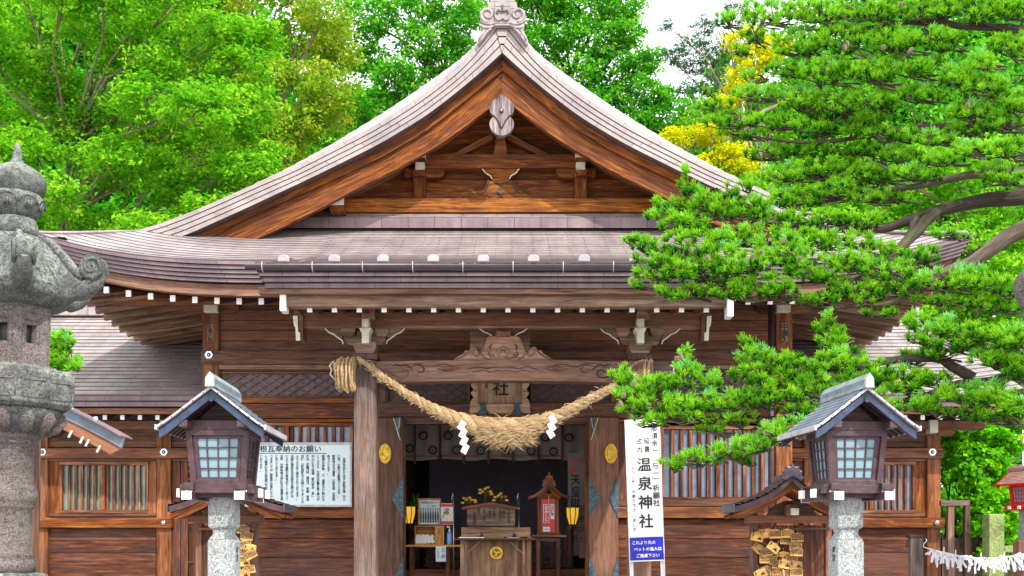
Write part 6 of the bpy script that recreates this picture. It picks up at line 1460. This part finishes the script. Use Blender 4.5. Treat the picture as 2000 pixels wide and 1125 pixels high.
# far woods, one mass beyond the trees one can tell apart
B = [(U(px,d), d, V(py,d), 5.5, 3, 3.6) for px, py, d in [(x+random.uniform(-40,40), y+random.uniform(-30,30), random.uniform(46,52)) for x in range(-100, 2150, 150) for y in (470, 620, 780, 920)]+[(x, 330, 50) for x in range(-100, 900, 150)]+[(x, 200, 50) for x in range(-100, 620, 150)]+[(x, 60, 50) for x in range(-100, 480, 150)]+[(x, 350, 50) for x in range(1450, 2150, 150)]+[(x, 230, 50) for x in range(1560, 2150, 150)]+[(x, 110, 50) for x in range(1750, 2150, 150)]]
C, S = crown_centres(B, 2.4, 1.0); v, r = leaves(C, 46, S, .40, .5)
o = big('distant_woods', v, 4, M['leaf3'], None, r*.6, 4); tag(o, 'dark mass of woods filling the gaps behind the nearer trees', 'woods', None, 'stuff')
# ivy covered mound
bl = [(1880,880,18.6,40,30,26),(1925,850,18.6,42,30,22),(1960,870,18.6,30,30,22),(1890,930,18.4,34,30,26),(1935,910,18.4,40,30,30),(1930,960,18.4,40,30,26),(1895,985,18.4,28,26,20),(1940,1010,18.4,36,26,26),(1970,940,18.6,26,26,30),(1860,860,18.8,24,24,16),(1905,1030,18.4,30,24,16),(1965,1040,18.4,30,24,30),(1990,1000,18.6,30,24,30),(1950,1085,18.4,30,24,24),(1850,905,18.9,16,20,16),(1945,815,18.8,50,30,22),(1990,820,18.8,40,30,24)]
B = [(U(px,d), d, V(py,d), rx*d/F, ry*d/F, rz*d/F) for (px,py,d,rx,ry,rz) in bl]
th = thing('ivy_bush', (U(1925,18.6), 18.6, 0), 'tall bright green ivy covered bush right of the right wing', 'bush'); C, S = crown_centres(B, 3.2, .16); v, r = leaves(C, 26, S, .085, .5, asp=.9, up=.4)
big('ivy_leaves', v, 4, M['ivy'], th, r, 4); mb = MB()
for k in range(14): x = U(1855+k*9,18.8); mb.tube([(x, 18.8, 0), (x+random.uniform(-.2,.2), 18.8, 1.5), (x+random.uniform(-.4,.4), 18.75, V(random.uniform(840,960),18.8))], [.03,.025,.01], 5)
obj('stem', mb, [M['bark']], th)
bl = [(1830,640,20,50,30,24),(1880,660,20,50,30,30),(1800,625,20,26,30,14),(1930,690,20,60,40,50),(1990,640,20,50,40,60),(1850,610,20,40,30,14)]
B = [(U(px,d), d, V(py,d), rx*d/F, ry*d/F, rz*d/F) for (px,py,d,rx,ry,rz) in bl]
# ================================================================== PINES
def tufts(P, Dr, n, ln, w, hue):
    """needle tufts at points P growing along directions Dr"""
    k = len(P); N_ = k*n; p = np.repeat(P, n, 0); d = np.repeat(Dr, n, 0)
    q = rng.random((N_, 1)); a = rng.normal(size=(N_, 3)); a /= np.linalg.norm(a, axis=1)[:, None]; a *= rng.random((N_, 1))**.35
    nd_ = d*.80+a*.86; nd_ /= np.linalg.norm(nd_, axis=1)[:, None]
    s = p+d*(q-.9)*ln*.45; L_ = ln*rng.uniform(.65, 1.2, (N_, 1)); e = s+nd_*L_
    side = np.cross(nd_, rng.normal(size=(N_, 3))); side /= np.linalg.norm(side, axis=1)[:, None]
    v = np.stack([s-side*w*.5, s+side*w*.5, e+side*w*.30, e-side*w*.30], 1).reshape(-1, 3)
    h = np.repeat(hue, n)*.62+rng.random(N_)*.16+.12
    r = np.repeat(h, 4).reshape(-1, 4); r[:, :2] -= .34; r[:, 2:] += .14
    return v, np.clip(r, 0, 1).ravel()
def pine_pads(pads, spacing, depth_layers, th, D0, ln=.060, w=.0056, nn=44, seedhue=None, twig='branch', limbs=None):
    P = []; H = []; segs = []
    for (cx, cy, rx, ry, d) in pads:
        n = int(PI*rx*ry/(spacing**2)*depth_layers); hub = Vector((U(cx+rx*.35, d+.15), d+.2, V(cy+ry*.55, d+.15)))
        bh = random.uniform(.15, .6)
        for i in range(n):
            a = random.uniform(0, 2*PI); q = random.random()**.5; x = cx+rx*q*math.cos(a); zz = q*math.sin(a)
            y = cy+ry*(zz if zz < 0 else zz*.8); dd = d+random.uniform(-1,1)*rx*d/F*.75*math.sqrt(max(0.05, 1-q*q))+(cy-y)/ry*.06
            p = Vector((U(x,dd), dd, V(y,dd))); P.append(p); H.append(min(1, max(0, bh+.42*(cy-y)/ry+random.gauss(0,.16))))  # shading put into the colour: pad tops lighter, undersides darker
            if i % 3 == 0: segs.append((hub, p))
    H = [0.0 if random.random() < .025 else h for h in H]
    P = np.array(P); n = len(P); Dr = rng.normal(size=(n, 3))*.42+np.array([-.22, -.30, .85]); Dr /= np.linalg.norm(Dr, axis=1)[:, None]
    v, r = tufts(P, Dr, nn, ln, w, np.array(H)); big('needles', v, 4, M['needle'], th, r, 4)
    mb = MB()
    for a, b in segs: m_ = a.lerp(b, .55)+Vector((random.uniform(-.03,.03), random.uniform(-.03,.03), -.02)); mb.tube([a, m_, b+Vector((0,0,-.01))], [.010,.007,.003], 4, cap=False)
    o = obj('twig', mb, [M['bark']], th); return n
pine = thing('pine_tree', (U(2330,9.6), 9.8, 0), 'large pine reaching long needle covered limbs in from the right over the porch', 'tree')
pads = []
def pad(cx, cy, rx, ry, d=9.5): pads.append((cx, cy, rx, ry*(.84 if cx > 1800 or cy < 300 else .95), d))
for t in [(1500,300,50,18,9.9),(1560,290,50,18,9.9),(1450,260,46,16,9.9),(1530,340,50,20,9.8),(1590,300,50,16,9.9),(1660,290,60,18,9.8),(1720,340,50,20,9.7),(1540,385,50,16,9.7),(1640,360,60,18,9.8),(1740,380,44,14,9.7),(1460,400,50,18,9.4),(1580,430,60,20,9.3),(1640,430,50,16,9.4),(1700,430,44,14,9.4),(1480,460,60,20,9.1),(1560,460,50,20,9.1),(1660,470,50,20,9.2),(1740,260,50,20,9.6),(1820,270,50,18,9.5),(1770,310,50,16,9.6),(1680,250,40,20,9.7),(1600,225,40,16,9.8),(1420,40,26,22,10),(1445,100,20,14,10),(1860,460,40,10,9.2),(1720,610,40,10,9.0),(1500,25,55,36,10),(1475,70,28,24,10),(1590,20,70,40,9.8),(1690,15,70,40,9.6),(1790,15,70,36,9.6),(1890,15,70,40,9.5),(1975,10,50,46,9.5),
          (1560,85,60,34,9.8),(1650,80,60,36,9.6),(1745,80,60,34,9.5),(1835,80,50,30,9.5),(1540,135,44,26,9.8),(1615,140,56,34,9.6),(1705,140,56,34,9.5),(1790,130,56,30,9.6),(1475,150,24,12,9.9),
          (1480,185,50,20,9.8),(1560,195,52,26,9.7),(1640,200,50,30,9.6),(1720,195,50,28,9.6),(1800,185,44,24,9.6),(1395,205,40,16,9.9),(1430,235,66,20,9.8),(1380,180,14,10,9.9),(1520,240,60,20,9.7),(1590,250,50,16,9.7),
          (1870,150,40,26,9.4),(1930,170,44,30,9.3),(1980,200,36,30,9.3),(1925,120,34,22,9.3),(1975,90,40,36,9.4),(1890,215,44,20,9.4),(1950,240,50,20,9.4),(1690,235,50,14,9.7),
          (1905,290,56,22,9.2),(1970,290,40,24,9.2),(1960,350,50,14,9.2),(1845,312,40,16,9.3),(1790,340,44,16,9.4),(1880,255,40,12,9.5),(1940,330,40,12,9.2),
          (1595,330,48,22,9.8),(1650,320,44,20,9.8),(1620,375,70,20,9.7),(1560,395,50,18,9.7),(1700,385,44,14,9.7),(1685,345,44,20,9.8),(1740,300,50,14,9.9),
          (1343,355,16,34,9.2),(1360,395,34,26,9.2),(1300,400,28,16,9.2),(1310,425,50,18,9.1),(1420,375,22,14,9.3),(1395,410,56,24,9.2),(1470,410,40,20,9.3),(1520,425,50,20,9.4),(1455,360,14,12,9.3),(1340,440,50,20,9.1),
          (1260,478,34,18,9.0),(1230,465,14,10,9.0),(1285,505,50,20,8.9),(1350,480,64,30,8.9),(1430,465,50,24,9.0),(1440,510,70,36,8.8),(1360,530,70,28,8.8),(1280,535,44,16,8.9),(1530,490,60,36,8.9),(1600,470,44,22,9.1),(1250,555,22,10,8.9),(1330,570,60,16,8.8),(1420,565,60,22,8.8),(1510,560,56,26,8.8),(1590,525,56,34,8.9),(1665,510,50,28,9.0),(1720,490,40,20,9.2),(1660,560,56,22,9.0),(1590,585,50,12,8.9),
          (1740,530,54,22,9.0),(1800,500,44,20,9.1),(1750,565,56,18,9.0),(1830,550,60,26,8.9),(1900,545,56,28,8.8),(1960,560,44,24,8.8),(1890,590,60,14,8.9),(1960,600,40,14,8.9),(1700,585,50,12,9.0),(1820,585,50,10,9.0),
          (1215,735,20,22,8.4),(1222,770,28,20,8.4),(1255,760,34,24,8.4),(1335,695,14,26,8.5),(1335,735,34,28,8.4),(1290,750,30,22,8.4),(1300,790,70,18,8.3),(1390,745,34,16,8.5),(1395,785,60,24,8.4),(1240,800,30,12,8.4),(1320,815,56,10,8.3),(1430,820,56,12,8.4),
          (1463,668,15,14,8.6),(1480,690,24,16,8.5),(1450,705,26,14,8.6),(1515,705,34,18,8.5),(1480,735,54,22,8.4),(1560,720,44,26,8.4),(1540,765,60,24,8.3),(1480,780,50,20,8.3),(1622,622,12,12,8.7),(1600,645,16,12,8.7),(1640,650,24,16,8.7),(1625,672,34,16,8.6),
          (1640,705,56,26,8.4),(1610,750,50,22,8.3),(1700,730,54,30,8.3),(1690,775,50,20,8.2),(1760,745,50,30,8.3),(1780,700,28,20,8.5),(1790,790,50,16,8.2),(1820,740,44,20,8.3),
          (1785,630,20,18,8.3),(1800,655,34,22,8.3),(1850,640,30,22,8.2),(1870,670,50,26,8.2),(1920,650,44,26,8.1),(1975,660,40,34,8.0),(1840,690,40,20,8.3),(1940,700,50,22,8.1),(1990,720,30,30,8.0),
          (1870,770,50,20,8.1),(1930,770,50,30,8.0),(1985,790,34,34,7.9),(1890,805,44,16,8.1),(1950,815,50,16,8.0),(1820,800,22,12,8.2),
          (1310,905,22,13,8.3),(1345,898,26,13,8.3),(1385,890,30,14,8.2),(1425,880,34,18,8.2),(1470,868,34,20,8.1),(1510,850,34,20,8.1),(1550,835,34,20,8.1),(1580,845,30,14,8.2),(1450,900,24,8,8.2),(1660,820,40,14,8.4),(1265,825,36,8,8.4),(1400,840,40,8,8.4),(1560,800,50,12,8.3)]: pad(*t)
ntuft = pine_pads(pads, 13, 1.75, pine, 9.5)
def limb(L, rad, n=26, name='limb'):
    P = smoothc([(U(a,d), d, V(b,d)) for a, b, d in L], n, 1); P = [(x+random.uniform(-.012,.012), y, z+random.uniform(-.012,.012)) for x, y, z in P]
    obj(name, MB().tube(P, [interp([(i/(len(rad)-1), r) for i, r in enumerate(rad)], j/(n-1)) for j in range(n)], 10), [M['bark']], pine)
obj('trunk', MB().tube(smoothc([(U(2330,9.8),9.8,0),(U(2310,9.8),9.8,2.5),(U(2260,9.8),9.8,4),(U(2240,9.9),9.9,5.5),(U(2180,10),10,7.5)], 30, 1), [.32-.2*i/29 for i in range(30)], 16), [M['bark']], pine)
limb([(2258,325,9.9),(2120,350,9.6),(2000,385,9.5),(1880,398,9.5),(1800,420,9.5),(1740,450,9.5),(1640,450,9.4),(1540,440,9.3),(1440,430,9.3),(1350,400,9.2)], [.13,.10,.075,.05,.035,.02,.008])
limb([(1830,410,9.5),(1800,440,9.4),(1765,480,9.3),(1700,540,9.1),(1600,575,9.0),(1480,590,8.9),(1350,575,8.9)], [.055,.045,.035,.02,.012,.006])
limb([(2268,425,9.8),(2120,420,9.2),(2000,440,9.1),(1945,480,9.0),(1900,515,9.0),(1840,530,9.0),(1760,590,9.0),(1660,600,9.0),(1560,600,8.9)], [.12,.10,.085,.07,.045,.02,.01])
limb([(2250,245,9.9),(2100,320,9.6),(2000,335,9.5),(1890,340,9.5),(1820,362,9.6),(1720,375,9.7),(1600,400,9.8),(1480,400,9.8)], [.09,.07,.05,.04,.025,.012,.005])
limb([(2225,90,9.9),(2100,210,9.7),(1960,250,9.6),(1800,245,9.7),(1680,270,9.8),(1560,278,9.8),(1460,270,9.9),(1390,225,9.9)], [.08,.06,.045,.03,.02,.012,.005])
limb([(2205,-20,9.9),(2080,60,9.7),(1940,55,9.6),(1800,40,9.7),(1700,55,9.7),(1590,60,9.8),(1500,50,10)], [.07,.05,.035,.025,.015,.005])
limb([(1700,270,9.8),(1620,210,9.8),(1595,160,9.8),(1575,100,9.8),(1580,60,9.8)], [.03,.022,.018,.012,.006])
limb([(2262,600,9.8),(2200,630,8.9),(2100,680,8.4),(1980,740,8.2),(1880,745,8.3),(1800,775,8.3),(1700,800,8.4),(1580,815,8.4),(1450,815,8.4),(1340,815,8.4),(1240,800,8.4)], [.10,.08,.06,.04,.03,.018,.012,.005])
limb([(1900,740,8.3),(1840,700,8.4),(1760,700,8.4),(1660,720,8.5),(1560,745,8.5),(1450,760,8.5),(1340,770,8.5)], [.045,.03,.022,.014,.006])
limb([(1700,800,8.4),(1620,830,8.3),(1550,855,8.2),(1460,885,8.2),(1390,900,8.3),(1305,908,8.3)], [.025,.018,.014,.008,.003])
limb([(1760,500,9.3),(1775,465,9.4),(1790,425,9.5)], [.02,.03,.04], 10)
mb = MB()                                                     # bare twigs under the pads
for (cx, cy, rx, ry, d) in pads:
    for q in range(5):
        a = (cx+rx*random.uniform(.3,1.3), cy+ry*random.uniform(.5,1.3), d+.1); b_ = (cx-rx*random.uniform(.1,.9), cy+ry*random.uniform(-.2,.9), d)
        A_, B2 = Vector((U(a[0],a[2]),a[2],V(a[1],a[2]))), Vector((U(b_[0],b_[2]),b_[2]-.05,V(b_[1],b_[2]))); mb.tube([A_, A_.lerp(B2,.5)+Vector((0,0,random.uniform(-.05,.02))), B2], [.009,.007,.003], 4, cap=False)
obj('bare_twig', mb, [M['bark']], pine)
for px, py, d in [(1470,500,8.55),(1382,503,8.6),(1350,487,8.6),(1650,92,9.3),(1725,92,9.2),(1778,98,9.2),(1235,545,8.75),(1238,748,8.15),(1218,772,8.15),(1330,695,8.3),(1322,700,8.3),(1212,788,8.15),(1487,492,8.55),(1562,505,8.6),(1760,8,9.2),(1655,85,9.3),(1890,205,9.1),(1530,470,8.6)]:
    x, z = U(px,d), V(py,d); obj('pine_cone', MB().lathe([(.003,-.034),(.013,-.026),(.010,-.022),(.017,-.014),(.013,-.010),(.019,-.002),(.014,.002),(.017,.010),(.011,.014),(.012,.020),(.006,.025),(.002,.03)], 10, smooth=False), [M['bark2']], pine, 0, local=True, loc=tuple(Vector((x,d,z))-WL[pine.name]), rot=(R(random.uniform(20,80)), R(random.uniform(-40,40)), 0))
sp = thing('small_pine', (U(105,9.9), 10, 0), 'small pine with bright needles showing just right of the stone lantern', 'tree')
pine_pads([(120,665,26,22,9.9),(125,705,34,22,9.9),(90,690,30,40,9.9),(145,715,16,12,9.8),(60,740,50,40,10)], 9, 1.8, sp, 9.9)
obj('trunk', MB().tube([(U(70,10),10,0),(U(66,10),10,1.5),(U(80,10),10,3.3)], [.07,.05,.015], 8), [M['bark']], sp)
# ================================================================== ground, sky, sun, camera
g = obj('ground', MB().box(-200, 200, -30, 400, -.3, 0), [M['gravel']]); tag(g, None, None, None, 'structure')
pth = obj('path', MB().box(-1.9, 1.7, -2, 12.6, .0, .03), [M['pave']]); tag(pth, None, None, None, 'structure')
w = bpy.data.worlds.new('World'); SC.world = w; w.use_nodes = True; nt = w.node_tree; N = nt.nodes; L = nt.links
SUN_EL, SUN_AZ = 44, 28                                        # elevation; degrees to the right of straight behind the viewer
sky = N.new('ShaderNodeTexSky'); sky.sky_type = 'NISHITA'; sky.sun_disc = False; sky.sun_elevation = R(SUN_EL); sky.sun_rotation = R(180-SUN_AZ)
sky.dust_density = 4; sky.air_density = 1.0
# thin bright cloud over the whole sky
tc = N.new('ShaderNodeTexCoord'); cn = noise(N, L, tc.outputs['Generated'], 2.2, 5, .6)
cl = mix(N, L, sky.outputs[0], (11.5, 11.8, 12.4), maprange(N, L, cn, .3, .55, .72, .95))
L.new(cl, N['Background'].inputs[0]); N['Background'].inputs[1].default_value = .15
sd = bpy.data.lights.new('sun', 'SUN'); sd.energy = 3.6; sd.angle = R(.6); sd.color = (1, .95, .86)
so = bpy.data.objects.new('sun', sd); COL.objects.link(so)
dv = Vector((math.sin(R(SUN_AZ))*math.cos(R(SUN_EL)), -math.cos(R(SUN_AZ))*math.cos(R(SUN_EL)), math.sin(R(SUN_EL))))
so.rotation_euler = dv.to_track_quat('Z', 'Y').to_euler(); so.location = dv*50
cd = bpy.data.cameras.new('camera'); co = bpy.data.objects.new('camera', cd); COL.objects.link(co); SC.camera = co
cd.sensor_width = 36; cd.lens = 36*F/2000; cd.shift_x = 0; cd.shift_y = (HY-562.5)/2000; cd.clip_end = 1000; cd.clip_start = .1
co.location = (0, 0, CZ); co.rotation_euler = (R(90), 0, 0)
SC.view_settings.view_transform = 'Standard'; SC.view_settings.look = 'None'; SC.view_settings.exposure = .5; SC.view_settings.gamma = 1
SC.cycles.max_bounces = 8; SC.cycles.diffuse_bounces = 4; SC.cycles.use_denoising = True
SC.render.film_transparent = False
